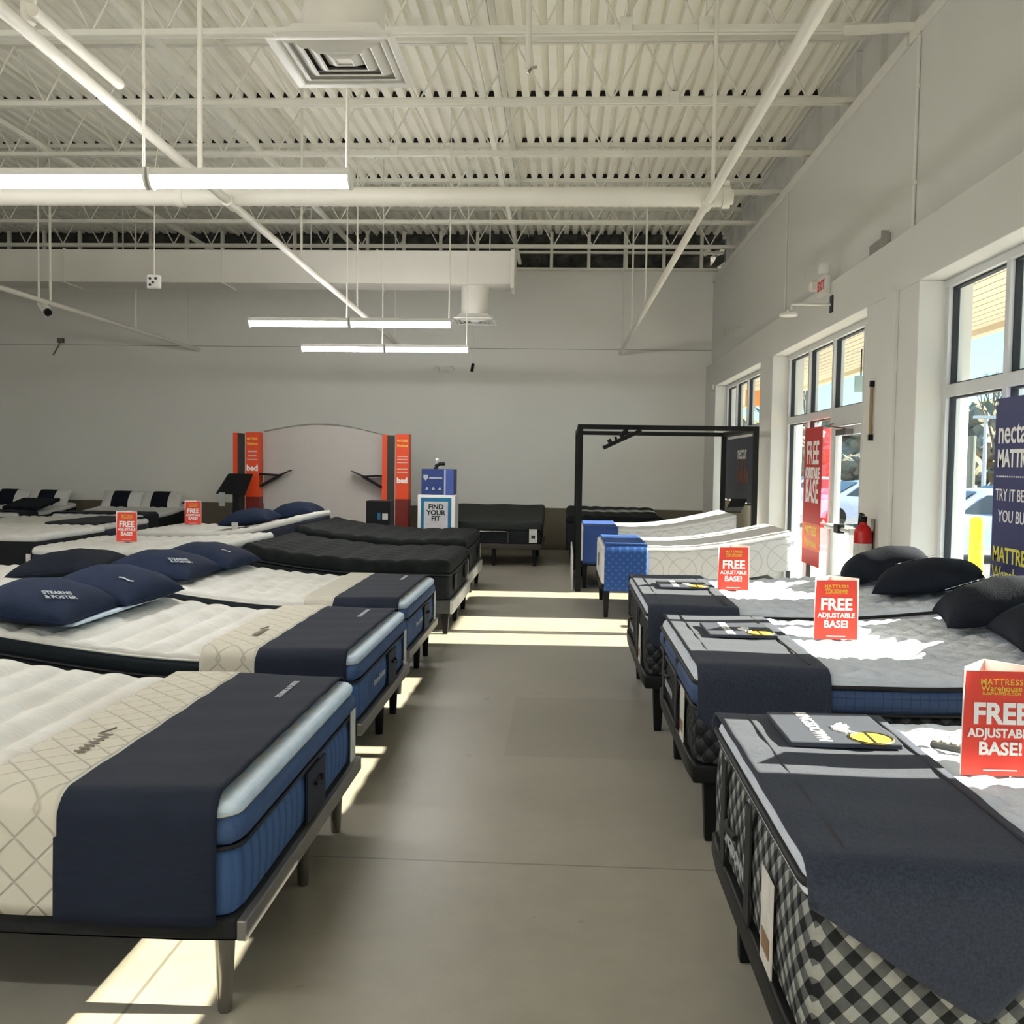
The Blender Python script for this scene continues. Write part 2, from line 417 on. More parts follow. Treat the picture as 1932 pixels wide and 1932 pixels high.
struct(MB().box(XF, 3.05, YB, YB + 0.2, 0.80, 5.34).build('wall_back', WALL))
struct(MB().box(XF, 3.05, YB - 0.012, YB + 0.2, 0.0, 0.80).build('wall_back_wainscot', WAINS))
struct(MB().box(XF, 2.65, YB - 0.035, YB, 0.80, 0.835).box(XF, 2.65, YB - 0.015, YB, 0.835, 0.90).build('trim_1', WALL, bevel=0.005))
struct(MB().box(XF, 2.65, YB - 0.03, YB - 0.012, 0.0, 0.10).build('baseboard_back', WAINS, bevel=0.004))
struct(MB().box(XF, 2.75, YB - 0.004, YB, 3.82, 3.832).build('trim_2', mat('wall_seam', (0.36, 0.35, 0.32), 0.8)))  # dark line of the wall seam
# rough dark insulation above the plaster
mb = MB(); nx, nz = 120, 8
vs = []
for j in range(nz + 1):
    for i in range(nx + 1):
        vs.append((XF + (2.95 - XF) * i / nx, YB + 0.06 + random.uniform(-0.05, 0.05), 5.30 + (ZT - 5.25) * j / nz + (random.uniform(-0.06, 0.03) if j == 0 else 0)))
mb.add(vs, [(j * (nx + 1) + i, j * (nx + 1) + i + 1, (j + 1) * (nx + 1) + i + 1, (j + 1) * (nx + 1) + i) for j in range(nz) for i in range(nx)])
mb.box(XF, 3.05, YB + 0.12, YB + 0.25, 5.2, ZT + 0.1)
struct(mb.build('wall_back_insulation', INSUL))
mb = MB()
for k in range(20):
    xx = 2.5 - 0.70 * k
    mb.box(xx - 0.03, xx + 0.03, YB - 0.14, YB - 0.08, 5.30, ZT)
mb.box(XF, 2.9, YB - 0.15, YB - 0.07, 5.60, 5.64)
mb.box(XF, 2.9, YB - 0.15, YB - 0.05, 5.29, 5.33)
struct(mb.build('trim_3', STEEL))

struct(MB().box(XF - 0.2, XF, YN, YB + 0.2, 0, ZT + 0.1).build('wall_left', WALL))
struct(MB().box(XF - 0.2, 3.05, YN - 0.2, YN, 0, ZT + 0.1).build('wall_front', WALL))

# window wall: piers, ledge beam, upper wall set back
PIERS = [(YN, -4.4), (-1.75, -0.72), (7.61, 8.9), (12.8, 13.6), (17.57, YB)]
mb = MB()
for a, b in PIERS: mb.box(XL, 3.05, a, b, 0, 3.07)
mb.box(XL, 3.05, YN, YB, 3.07, 3.516)
mb.box(2.75, 3.05, YN, YB, 3.516, 5.08)
mb.box(2.97, 3.15, YN, YB, 5.0, ZT + 0.02)
mb.box(2.615, XL, 8.05, 8.28, 0, 3.07)
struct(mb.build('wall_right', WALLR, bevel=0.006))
mb = MB()
mb.box(2.72, 2.98, YN, 8.02, 5.08, 5.17); mb.box(2.72, 2.98, 8.32, YB, 5.08, 5.17)
struct(mb.build('trim_4', WHITE, bevel=0.006))
mb = MB()
y = YN + 0.4
while y < YB:
    mb.box(2.91, 2.97, y, y + 0.05, 5.17, 5.92); y += 0.8
mb.box(2.90, 2.97, YN, YB, 5.90, 5.95)
struct(mb.build('trim_5', WALLR))
struct(MB().box(XL - 0.012, XL, 7.61, 8.9, 0, 0.1).box(XL - 0.012, XL, 12.8, 13.6, 0, 0.1).build('baseboard_right', WAINS))

# ------------------------------------------------------------------ windows and door
def window(idx, y0, y1, cuts, door=None):
    e = thing('window_%d' % idx, None, None, (XW, y0, 0)); struct(e)
    z0, z1, zt = 0.10, 3.07, 2.23
    fr = MB()
    fr.box(XW - 0.01, XW + 0.11, y0, y1, z1 - 0.06, z1)
    segs = [y0] + list(cuts) + [y1]
    for i, c in enumerate(segs):
        hw = 0.03
        a = c if i == 0 else c - hw; b = c if i == len(segs) - 1 else c + hw
        if i == 0: b = c + 2 * hw
        if i == len(segs) - 1: a = c - 2 * hw
        fr.box(XW, XW + 0.11, a, b, 0.0, z1 - 0.06)
    gk = MB(); panes = []
    for i in range(len(segs) - 1):
        a = segs[i] + (0.06 if i == 0 else 0.03); b = segs[i + 1] - (0.06 if i == len(segs) - 2 else 0.03)
        isdoor = door is not None and i == door
        zz = 2.20 if not isdoor else 2.10
        fr.box(XW, XW + 0.11, a, b, zz - 0.01, zt + 0.05)
        panes.append((a, b, zt + 0.05, z1 - 0.06))
        if not isdoor:
            fr.box(XW, XW + 0.11, a, b, 0.0, z0)
            panes.append((a, b, z0, zz - 0.01))
    fr.build('window_frame', FRAME, e)
    for a, b, c, d in panes:
        g = 0.014
        gk.box(XW + 0.03, XW + 0.075, a, a + g, c, d).box(XW + 0.03, XW + 0.075, b - g, b, c, d)
        gk.box(XW + 0.03, XW + 0.075, a + g, b - g, c, c + g).box(XW + 0.03, XW + 0.075, a + g, b - g, d - g, d)
        MB().box(XW + 0.05, XW + 0.056, a + g, b - g, c + g, d - g).build('pane', GLASS, e)
    gk.build('gasket', GASKET, e)
window(1, -0.72, 7.61, [0.33, 1.37, 2.41, 3.45, 4.49, 5.53, 6.57])
window(2, 8.9, 12.8, [9.60, 10.70, 11.74], door=1)
window(3, 13.6, 17.57, [14.6, 15.6, 16.6])
window(4, -4.4, -1.75, [-3.5, -2.6])
# door
d = thing('door_1', None, None, (XW, 9.63, 0)); struct(d)
mb = MB(); a, b = 9.64, 10.66
mb.box(XW + 0.02, XW + 0.07, a, a + 0.07, 0.02, 2.08).box(XW + 0.02, XW + 0.07, b - 0.07, b, 0.02, 2.08)
mb.box(XW + 0.02, XW + 0.07, a + 0.07, b - 0.07, 1.99, 2.08).box(XW + 0.02, XW + 0.07, a + 0.07, b - 0.07, 0.02, 0.22)
mb.build('door_frame', FRAME, d, bevel=0.004)
MB().box(XW + 0.042, XW + 0.048, a + 0.07, b - 0.07, 0.22, 1.99).build('door_pane', GLASS, d)
mb = MB(); mb.tube([(XW - 0.05, a + 0.05, 1.03), (XW - 0.05, b - 0.05, 1.03)], 0.02)
mb.box(XW - 0.06, XW + 0.02, b - 0.10, b - 0.03, 1.0, 1.06).box(XW - 0.06, XW + 0.02, a + 0.02, a + 0.09, 1.0, 1.06)
mb.build('push_bar', FRAME, d)
MB().box(XW - 0.09, XW - 0.02, 10.0, 10.16, 0.99, 1.08).build('push_bar_latch', BLACK, d, bevel=0.006)
mb = MB(); mb.box(XW - 0.06, XW + 0.02, 9.95, 10.3, 1.98, 2.04); mb.bar((XW - 0.02, 10.1, 2.05), (XW - 0.10, 10.5, 2.09), 0.03, 0.012); mb.bar((XW - 0.10, 10.5, 2.09), (XW, 10.62, 2.12), 0.03, 0.012)
mb.build('door_closer', CHROME, d)

# ------------------------------------------------------------------ roof joists, bridging, pipes, duct
JY = [6.91, 8.58, 10.25, 11.92, 13.59, 15.26, 16.93]
ords = ['sixth', 'fifth', 'fourth', 'third', 'second', 'nearest']
names = ['seventh', 'sixth', 'fifth', 'fourth', 'third', 'second', 'first']
for jy, od in zip(JY, names):
    j = thing('roof_joist', '%s open-web white roof joist from the far wall' % od, 'roof joist', (0, jy, 5.3), 'open-web joists under the roof deck')
    xe = 2.93
    MB().box(XF + 0.02, xe, jy - 0.055, jy - 0.008, 5.945, 5.998).box(XF + 0.02, xe, jy + 0.008, jy + 0.055, 5.945, 5.998).build('top_chord', STEEL, j)
    MB().box(XF + 0.02, xe - 0.02, jy - 0.05, jy - 0.008, 5.32, 5.37).box(XF + 0.02, xe - 0.02, jy + 0.008, jy + 0.05, 5.32, 5.37).build('bottom_chord', STEEL, j)
    mb = MB(); xx = xe - 0.2; k = 0
    while xx - 0.33 > XF:
        za, zb = (5.36, 5.955) if k % 2 else (5.955, 5.36)
        mb.tube([(xx, jy, za), (xx - 0.33, jy, zb)], 0.0105, 6)
        xx -= 0.33; k += 1
    mb.build('web', STEEL, j)
mb = MB()  # dark plugs standing in for the shade inside the deck flutes
for jy in JY:
    xx = XF - 0.1
    while xx < 2.75:
        mb.prism([(xx + 0.073, jy - 0.05, ZT + 0.002), (xx + 0.162, jy - 0.05, ZT + 0.002), (xx + 0.149, jy - 0.05, ZT + 0.068), (xx + 0.086, jy - 0.05, ZT + 0.068)], (0, 0.1, 0)); xx += pitch
struct(mb.build('ceiling_flute_shade', mat('flute_shade_black', (0.012, 0.012, 0.012), 0.9)))
tag(MB().bar((2.28, 8.52, 5.30), (2.90, 8.14, 5.17), 0.06, 0.06).box(2.74, 2.96, 8.04, 8.30, 5.085, 5.22).build('joist_bracket', STEEL),
    'white steel bracket tying a roof joist to the window wall', 'bracket')
for bx, lb in ((-0.89, 'nearest the aisle centre'), (-3.75, 'in the middle of the row'), (-6.4, 'farthest left')):
    t = thing('bridging_bar', 'white bridging angle running across the joists, %s' % lb, 'bridging bar', (bx, 12, 5.4), 'bridging angles across the joists')
    mb = MB().box(bx - 0.03, bx + 0.03, 6.5, 18.6, 5.372, 5.378).box(bx + 0.024, bx + 0.03, 6.5, 18.6, 5.378, 5.43)
    mb.build('lower_angle', STEEL, t)
    mb = MB().box(bx + 0.10, bx + 0.16, 6.5, 18.6, 5.93, 5.936).box(bx + 0.154, bx + 0.16, 6.5, 18.6, 5.88, 5.93)
    mb.build('upper_angle', STEEL, t)

# fire sprinkler main and branch lines
ZP = 3.79; YM = 8.0
t = thing('sprinkler_main', 'thick white sprinkler main crossing the room behind the nearest light', 'pipe', (0, YM, ZP))
MB().tube([(XF + 0.05, YM, ZP + 0.01), (1.24, YM, ZP)], 0.077, 20).build('pipe', PIPE, t, smooth=True)
mb = MB().tube([(1.22, YM, ZP), (1.28, YM, ZP)], 0.09, 20).tube([(1.28, YM, ZP), (1.305, YM, ZP)], 0.06, 20); mb.box(1.225, 1.275, YM - 0.03, YM + 0.03, ZP + 0.08, ZP + 0.12)
mb.build('end_cap', PIPE, t, smooth=True)
MB().tube([(-3.2, YM, ZP), (-3.14, YM, ZP)], 0.084, 20).build('coupling', PIPE, t, smooth=True)
def branch(label, xm, xend, yend, y0, rods, rad=0.034, drop=0.0):
    z = ZP - drop
    t = thing('sprinkler_branch', label, 'pipe', (xm, YM, z), 'sprinkler branch lines')
    X = lambda yy: xm + (xend - xm) * (yy - YM) / (yend - YM)
    MB().tube([(X(y0), y0, z), (X(YM), YM, z), (xend, yend, z)], rad, 14).build('pipe', PIPE, t, smooth=True)
    MB().tube([(X(YM - 0.1), YM - 0.1, z), (X(YM + 0.1), YM + 0.1, z)], rad * 1.45, 14).build('fitting', PIPE, t, smooth=True)
    for yy, rr in rods:
        MB().tube([(X(yy), yy, z + rad), (X(yy), yy, 5.95)], rr, 8).build('hanger_rod', PIPE, t)
    return X
ZB = ZP - 0.10
branch('white sprinkler branch line descending along the window side', 1.10, 1.015, 18.6, -3.0, [(7.7, 0.016), (4.2, 0.012), (13.4, 0.013), (15.8, 0.014), (18.0, 0.012)], drop=0.05)
branch('white sprinkler branch line crossing above the left row of beds', -2.76, -3.03, 18.4, -3.0, [(7.28, 0.021), (10.4, 0.014), (13.6, 0.013), (17.2, 0.012)], drop=0.05)
branch('white sprinkler branch line at the far left', -7.05, -7.07, 18.7, -3.0, [(13.2, 0.018), (12.9, 0.013), (15.9, 0.014), (18.2, 0.012)], drop=0.05)
# arm-over with elbow at top left
t = thing('pipe_armover', 'short white pipe with elbow lying above the left branch line', 'pipe', (-2.6, 5.2, 3.8))
MB().tube([(-2.60, 4.72, 3.80), (-2.60, 5.2, 3.80), (-2.60, 5.65, 3.80)], 0.030, 12).build('pipe', PIPE, t, smooth=True)
MB().tube([(-2.70, 4.86, 3.80), (-2.70, 4.86, 3.90), (-2.66, 4.82, 3.93), (-2.60, 4.80, 3.90), (-2.60, 4.80, 5.95)], 0.036, 12).build('elbow', PIPE, t, smooth=True)
# pendants and conduits
def rod(label, x, y, z0, r=0.012, cat='conduit', z1=5.95, nm='conduit'):
    return tag(MB().tube([(x, y, z0), (x, y, z1)], r, 8).build(nm, PIPE), label, cat)
t = thing('pendant_pipe', 'thick white pipe stub hanging at top centre', 'pipe', (-0.29, 6.8, 4.3))
MB().tube([(-0.29, 6.8, 4.33), (-0.29, 6.8, 5.0)], 0.020, 12).tube([(-0.29, 6.8, 4.95), (-0.29, 6.8, 5.95)], 0.028, 12).build('pipe', PIPE, t, smooth=True)
MB().tube([(-0.29, 6.8, 4.30), (-0.27, 6.8, 4.33), (-0.23, 6.8, 4.34)], 0.010, 8).build('nozzle', CHROME, t)

# rectangular supply duct along the far wall with its drop
t = thing('supply_duct', 'large beige rectangular duct along the far wall', 'duct', (-6, 15.3, 4.37))
MB().box(XF + 0.02, -0.83, 15.0, 15.6, 4.36, 4.86).build('duct_body', DUCT, t, bevel=0.008)
mb = MB().box(-0.86, -0.80, 14.98, 15.62, 4.30, 4.88); mb.build('end_flange', DUCT, t, bevel=0.004)
for xx in (-2.9, -5.3, -7.8, -9.0):
    MB().box(xx - 0.012, xx + 0.012, 14.985, 15.615, 4.345, 4.875).build('seam', DUCT, t)
for xx in (-1.2, -4.0, -7.0, -10.0):
    MB().tube([(xx, 15.3, 4.85), (xx, 15.3, 5.95)], 0.01, 6).build('hanger_rod', DUCT, t)

def diffuser(label, cx, cy, z, half, dia, ztop, lead=None):
    t = thing('ceiling_diffuser', label, 'air diffuser', (cx, cy, z), 'square ceiling air diffusers')
    MB().lathe([(dia / 2, 0.10), (dia / 2, ztop - z)], cx, cy, z, 28).build('drop_duct', DUCT, t, smooth=True)
    def ring(h0, h1, za, zb, nm, m=WHITE):
        vs = []
        for h, zz in ((h0, za), (h1, zb), (h1 - 0.008, zb + 0.004), (h0 - 0.008, za + 0.006)):
            vs += [(cx - h, cy - h, zz), (cx + h, cy - h, zz), (cx + h, cy + h, zz), (cx - h, cy + h, zz)]
        fs = []
        for a in range(4):
            b = (a + 1) % 4
            for k in range(4): fs.append((a * 4 + k, a * 4 + (k + 1) % 4, b * 4 + (k + 1) % 4, b * 4 + k))
        MB().add(vs, fs).build(nm, m, t)
    ring(half, half - 0.035, z - 0.004, z, 'rim')
    for k, h in enumerate((0.92, 0.72, 0.52, 0.32)):
        ring(half * h, half * (h - 0.17), z + 0.036, z + 0.004, 'louver')
    MB().box(cx - half * 0.15, cx + half * 0.15, cy - half * 0.15, cy + half * 0.15, z + 0.012, z + 0.02).build('centre_plate', WHITE, t)
    MB().box(cx - half + 0.10, cx + half - 0.10, cy - half + 0.10, cy + half - 0.10, z + 0.048, z + 0.052).build('throat', mat('diffuser_inside', (0.03, 0.03, 0.03), 0.6), t)
    q = half - 0.03
    mb = MB().add([(cx - q, cy - q, z + 0.003), (cx + q, cy - q, z + 0.003), (cx + q, cy + q, z + 0.003), (cx - q, cy + q, z + 0.003), (cx - dia / 2, cy - dia / 2, z + 0.11), (cx + dia / 2, cy - dia / 2, z + 0.11), (cx + dia / 2, cy + dia / 2, z + 0.11), (cx - dia / 2, cy + dia / 2, z + 0.11)], [(0, 1, 5, 4), (1, 2, 6, 5), (2, 3, 7, 6), (3, 0, 4, 7), (4, 5, 6, 7)])
    mb.build('plenum', WHITE, t)
diffuser('big square white diffuser below a round duct at top centre', -1.12, 4.90, 3.61, 0.305, 0.40, 5.95)
diffuser('small square white diffuser hanging from the beige duct', -1.42, 15.3, 3.82, 0.33, 0.43, 4.36)
tag(MB().box(-0.90, -0.35, 5.0, 5.5, 4.62, 4.70).build('ceiling_panel', WHITE), 'white flat housing cut off by the top edge', 'housing')

# linear lights
def light_row(y, z, xr, n, lead, grp):
    for k in range(n):
        x1 = xr - 1.22 * k; x0 = x1 - 1.205
        t = thing('linear_light', lead[k], 'ceiling light', ((x0 + x1) / 2, y, z), grp)
        pr = [(-0.055, 0.055), (0.055, 0.055), (0.06, 0.04), (0.06, 0.012), (-0.06, 0.012), (-0.06, 0.04)]
        MB().prism([(x0 + 0.012, y + a, z + b) for a, b in pr], (x1 - x0 - 0.024, 0, 0)).build('housing', WHITE, t)
        arc = [(0.055 * math.cos(a), 0.012 - 0.062 * math.sin(a)) for a in [math.pi * q / 10 for q in range(11)]]
        MB().prism([(x0 + 0.02, y + a, z + b) for a, b in arc], (x1 - x0 - 0.04, 0, 0)).build('lens', LENS, t)
        MB().box(x0 + 0.05, x1 - 0.05, y - 0.04, y + 0.04, z + 0.054, z + 0.0555).build('ceiling_glow', CEILGLOW, t)  # glow added on top of the housing to brighten the ceiling
        cp = [(0.064 * math.cos(a), 0.012 - 0.072 * math.sin(a)) for a in [math.pi * q / 10 for q in range(11)]] + [(-0.064, 0.06), (0.064, 0.06)]
        for xa in (x0, x1 - 0.014):
            MB().prism([(xa, y + a, z + b) for a, b in cp], (0.014, 0, 0)).build('end_cap', WHITE, t)
        for xa in (x1 - 0.03,):
            MB().tube([(xa, y, z + 0.05), (xa, y, 5.95)], 0.009, 6).build('hanger_rod', PIPE, t)
light_row(5.8, 3.30, -1.275, 4, ['nearest row of bright linear lights, tube at the right end', 'nearest row of bright linear lights, left tube in view', 'linear light left of the frame in the nearest row', 'linear light far left of the frame in the nearest row'], 'linear lights in the nearest row')
light_row(11.6, 3.28, -1.35, 2, ['right tube of the middle row of bright linear lights', 'left tube of the middle row of bright linear lights'], 'linear lights in the middle row')
light_row(14.1, 3.27, -1.39, 2, ['right tube of the farthest row of bright linear lights', 'left tube of the farthest row of bright linear lights'], 'linear lights in the farthest row')

light_row(0.4, 3.30, -1.275, 4, ['added unseen linear light behind the camera, %s tube' % q for q in ('first', 'second', 'third', 'fourth')], 'added linear lights behind the camera')  # this and the next two rows are unseen, added to brighten the room
light_row(-3.2, 3.30, -1.275, 4, ['added unseen linear light far behind the camera, %s tube' % q for q in ('first', 'second', 'third', 'fourth')], 'added linear lights far behind the camera')
light_row(2.8, 3.30, -6.2, 3, ['added unseen linear light left of the frame, %s tube' % q for q in ('first', 'second', 'third')], 'added linear lights left of the frame')
# junction boxes on the joists with looped cable
for px, jy, lb in ((0.46, 8.58, 'grey junction box on the sixth joist, left of its pair'), (1.12, 8.58, 'grey junction box on the sixth joist, right of its pair'), (1.05, 10.25, 'grey junction box on the fifth joist by the window pipe'), (-2.1, 11.92, 'grey junction box on the fourth joist left of centre')):
    t = thing('junction_box', lb, 'junction box', (px, jy, 5.32), 'junction boxes on the joists')
    MB().box(px - 0.05, px + 0.05, jy - 0.09, jy - 0.052, 5.30, 5.42).build('box', STEEL, t, bevel=0.004)
    pts = [(px + 0.02 * math.sin(a * 2), jy - 0.07 + 0.1 * math.sin(a), 5.42 + 0.5 * a / 3.1) for a in [3.1 * q / 12 for q in range(13)]]
    MB().tube(pts, 0.006, 6).build('cable', STEEL, t)

# hanging sensor, dome camera
t = thing('hanging_sensor', 'small white square device hanging on a cord', 'sensor', (-4.25, 10, 3.46))
MB().box(-4.32, -4.18, 9.97, 10.03, 3.39, 3.53).build('case', WHITE, t, bevel=0.015)
mb = MB()
for a, b in ((-0.03, 0.03), (0.03, 0.03), (0.0, -0.01), (-0.03, -0.035)): mb.tube([(-4.25 + a, 9.962, 3.46 + b), (-4.25 + a, 9.97, 3.46 + b)], 0.014, 10)
mb.build('vents', GASKET, t)
MB().tube([(-4.25, 10, 3.53), (-4.24, 10, 4.6), (-4.22, 10.1, 5.0), (-4.25, 10.24, 5.33)], 0.006, 6).build('cord', PIPE, t)
t = thing('security_camera', 'white security camera with dark lens on the far left pipe', 'camera', (-7.0, 13.2, 3.6))
MB().tube([(-7.13, 13.1, 3.72), (-7.0, 13.0, 3.60)], 0.06, 14).build('housing', WHITE, t, smooth=True)
MB().tube([(-7.0, 13.0, 3.60), (-6.97, 12.98, 3.575)], 0.05, 14).build('lens', BLACKP, t, smooth=True)

# ------------------------------------------------------------------ fittings on the window wall
t = thing('wall_arm_lamp', 'white arm lamp reaching out from the ledge above the door', 'lamp', (XL, 10.05, 3.27))
MB().box(XL - 0.014, XL, 10.0, 10.1, 3.20, 3.37).build('wall_plate', GASKET, t, bevel=0.004)
MB().tube([(XL - 0.01, 10.05, 3.28), (2.32, 10.02, 3.275), (2.24, 10.0, 3.27), (2.23, 10.0, 3.21)], 0.013, 10).build('arm', WHITE, t, smooth=True)
MB().lathe([(0.02, 0.05), (0.035, 0.02), (0.085, 0.012), (0.09, -0.01), (0.075, -0.02)], 2.21, 10.0, 3.17, 24).build('lamp_head', WHITE, t, smooth=True)
t = thing('exit_sign', 'red exit sign with two white lamp heads on the ledge', 'exit sign', (XL, 10.2, 3.5))
MB().box(XL - 0.06, XL - 0.002, 10.12, 10.42, 3.40, 3.60).build('case', WHITE, t, bevel=0.006)
text('lettering', 'EXIT', 0.13, mat('exit_red', srgb(214, 60, 50), 0.5), t, (XL - 0.062, 10.27, 3.50), (0, -1, 0), (0, 0, 1), bold=0.006)
for yy, zz in ((10.08, 3.64), (10.46, 3.53)):
    MB().box(XL - 0.13, XL - 0.03, yy - 0.05, yy + 0.05, zz - 0.05, zz + 0.05).build('lamp_head', WHITE, t, bevel=0.02)
t = thing('ledge_bracket', 'dark metal bracket lying on top of the ledge', 'bracket', (2.70, 8.85, 3.52))
MB().box(2.67, 2.745, 8.62, 9.15, 3.516, 3.53).box(2.73, 2.748, 8.62, 9.15, 3.53, 3.66).box(2.67, 2.73, 8.62, 8.64, 3.53, 3.68).build('angle', mat('dull_metal', (0.35, 0.34, 0.31), 0.5, metal=0.3), t)
tag(MB().tube([(2.735, 8.05, 3.52), (2.735, 8.05, 5.06)], 0.014, 10).box(2.72, 2.75, 8.03, 8.07, 3.9, 3.93).box(2.72, 2.75, 8.03, 8.07, 4.65, 4.68).build('wall_conduit', WHITE),
    'thick white conduit running down the upper window wall', 'conduit')
tag(MB().tube([(2.738, 12.6, 3.52), (2.738, 12.6, 5.08)], 0.008, 8).build('wall_conduit', WHITE), 'thin white conduit farther along the upper window wall', 'conduit')
t = thing('pier_rod', 'slim brown rod mounted upright on the white pier', 'rod', (XL, 8.62, 1.9))
MB().tube([(XL - 0.02, 8.62, 1.93), (XL - 0.02, 8.62, 2.36)], 0.014, 10).build('rod', mat('tan_wood', (0.30, 0.21, 0.11), 0.5), t, smooth=True)
MB().box(XL - 0.035, XL - 0.001, 8.60, 8.64, 1.89, 1.94).build('lower_clip', BLACK, t)
MB().box(XL - 0.035, XL - 0.001, 8.60, 8.64, 2.35, 2.40).build('upper_clip', BLACK, t)
t = thing('fire_extinguisher', 'red fire extinguisher on the white pier by the door', 'fire extinguisher', (2.56, 8.5, 0.83))
MB().lathe([(0.06, 0), (0.075, 0.02), (0.075, 0.30), (0.06, 0.345), (0.03, 0.37), (0.03, 0.39)], 2.56, 8.5, 0.80, 24).build('cylinder', mat('extinguisher_red', srgb(190, 18, 22), 0.3, noise=0.03), t, smooth=True)
MB().lathe([(0.0765, 0), (0.0765, 0.13)], 2.56, 8.5, 0.88, 24).build('label_band', LABELW, t, smooth=True)
mb = MB().lathe([(0.03, 0), (0.032, 0.05)], 2.56, 8.5, 1.19, 12); mb.bar((2.56, 8.5, 1.25), (2.50, 8.38, 1.27), 0.025, 0.012); mb.bar((2.56, 8.5, 1.22), (2.50, 8.36, 1.215), 0.025, 0.012)
mb.build('valve', BLACK, t)
MB().tube([(2.56, 8.5, 1.22), (2.56, 8.60, 1.24), (2.56, 8.62, 1.15), (2.56, 8.60, 0.95)], 0.012, 8).build('hose', BLACK, t, smooth=True)
MB().box(2.635, 2.65, 8.46, 8.54, 0.95, 1.22).build('wall_hook', CHROME, t)
tag(MB().box(2.62, 2.652, 17.7, 17.76, 3.0, 3.1).build('wall_sensor', WHITE), 'tiny white sensor in the far corner by the windows', 'sensor')
# far wall fittings
t = thing('emergency_light', 'small white emergency light with two heads on the far wall', 'emergency light', (-2.33, YB, 3.42))
MB().box(-2.43, -2.23, YB - 0.06, YB, 3.36, 3.47).build('case', WHITE, t, bevel=0.01)
for xx in (-2.46, -2.19): MB().tube([(xx, YB - 0.12, 3.41), (xx, YB - 0.03, 3.43)], 0.055, 12).build('lamp_head', WHITE, t, smooth=True)
t = thing('hanging_plug', 'small dark plug dangling on a thin cord below the far diffuser', 'plug', (-1.72, 18.2, 3.4))
MB().tube([(-1.72, 18.2, 3.46), (-1.70, 18.2, 3.8), (-1.71, 17.8, 4.4), (-1.7, 17.0, 5.35)], 0.006, 6).build('cord', STEEL, t)
MB().tube([(-1.71, 18.2, 3.48), (-1.735, 18.2, 3.33)], 0.03, 8).build('plug', BLACKP, t)
t = thing('wall_bracket_arm', 'small dark gadget with thin arm on the far left wall', 'sensor', (-9.85, YB, 3.9))
MB().box(-9.9, -9.78, YB - 0.06, YB, 3.86, 3.95).build('case', WAINS, t)
MB().tube([(-9.85, YB - 0.02, 3.88), (-10.0, YB - 0.02, 3.62)], 0.012, 6).build('arm', WAINS, t)

# ------------------------------------------------------------------ beds
class Bed:
    """local frame: u runs foot to head, v across, z up"""
    def __init__(s, org, du, dv, L, W, ztop, rise=0.0, rise_from=0.7):
        s.o = Vector(org); s.du = Vector(du); s.dv = Vector(dv); s.L = L; s.W = W; s.zt = ztop; s.rise = rise; s.rf = rise_from
    def bend(s, u):
        t = max(0.0, min(1.0, (u - s.rf) / (s.L - s.rf)))
        return s.rise * (t * t * (1.6 - 0.6 * t))
    def P(s, u, v, z): 
        p = s.o + s.du * u + s.dv * v
        return Vector((p.x, p.y, z + s.bend(u)))
    def inv(s, co):
        d = Vector((co.x - s.o.x, co.y - s.o.y, 0)); return d.dot(s.du), d.dot(s.dv), co.z
    def base_loc(s): 
        p = s.o + s.du * s.L / 2 + s.dv * s.W / 2; return (p.x, p.y, 0)

def samples(a, b, e, n):
    """coordinates from a to b, denser within e of both ends"""
    out = [a + e * k / 4 for k in range(4)]
    out += [a + e + (b - a - 2 * e) * k / n for k in range(n + 1)]
    out += [b - e + e * k / 4 for k in range(1, 5)]
    return out

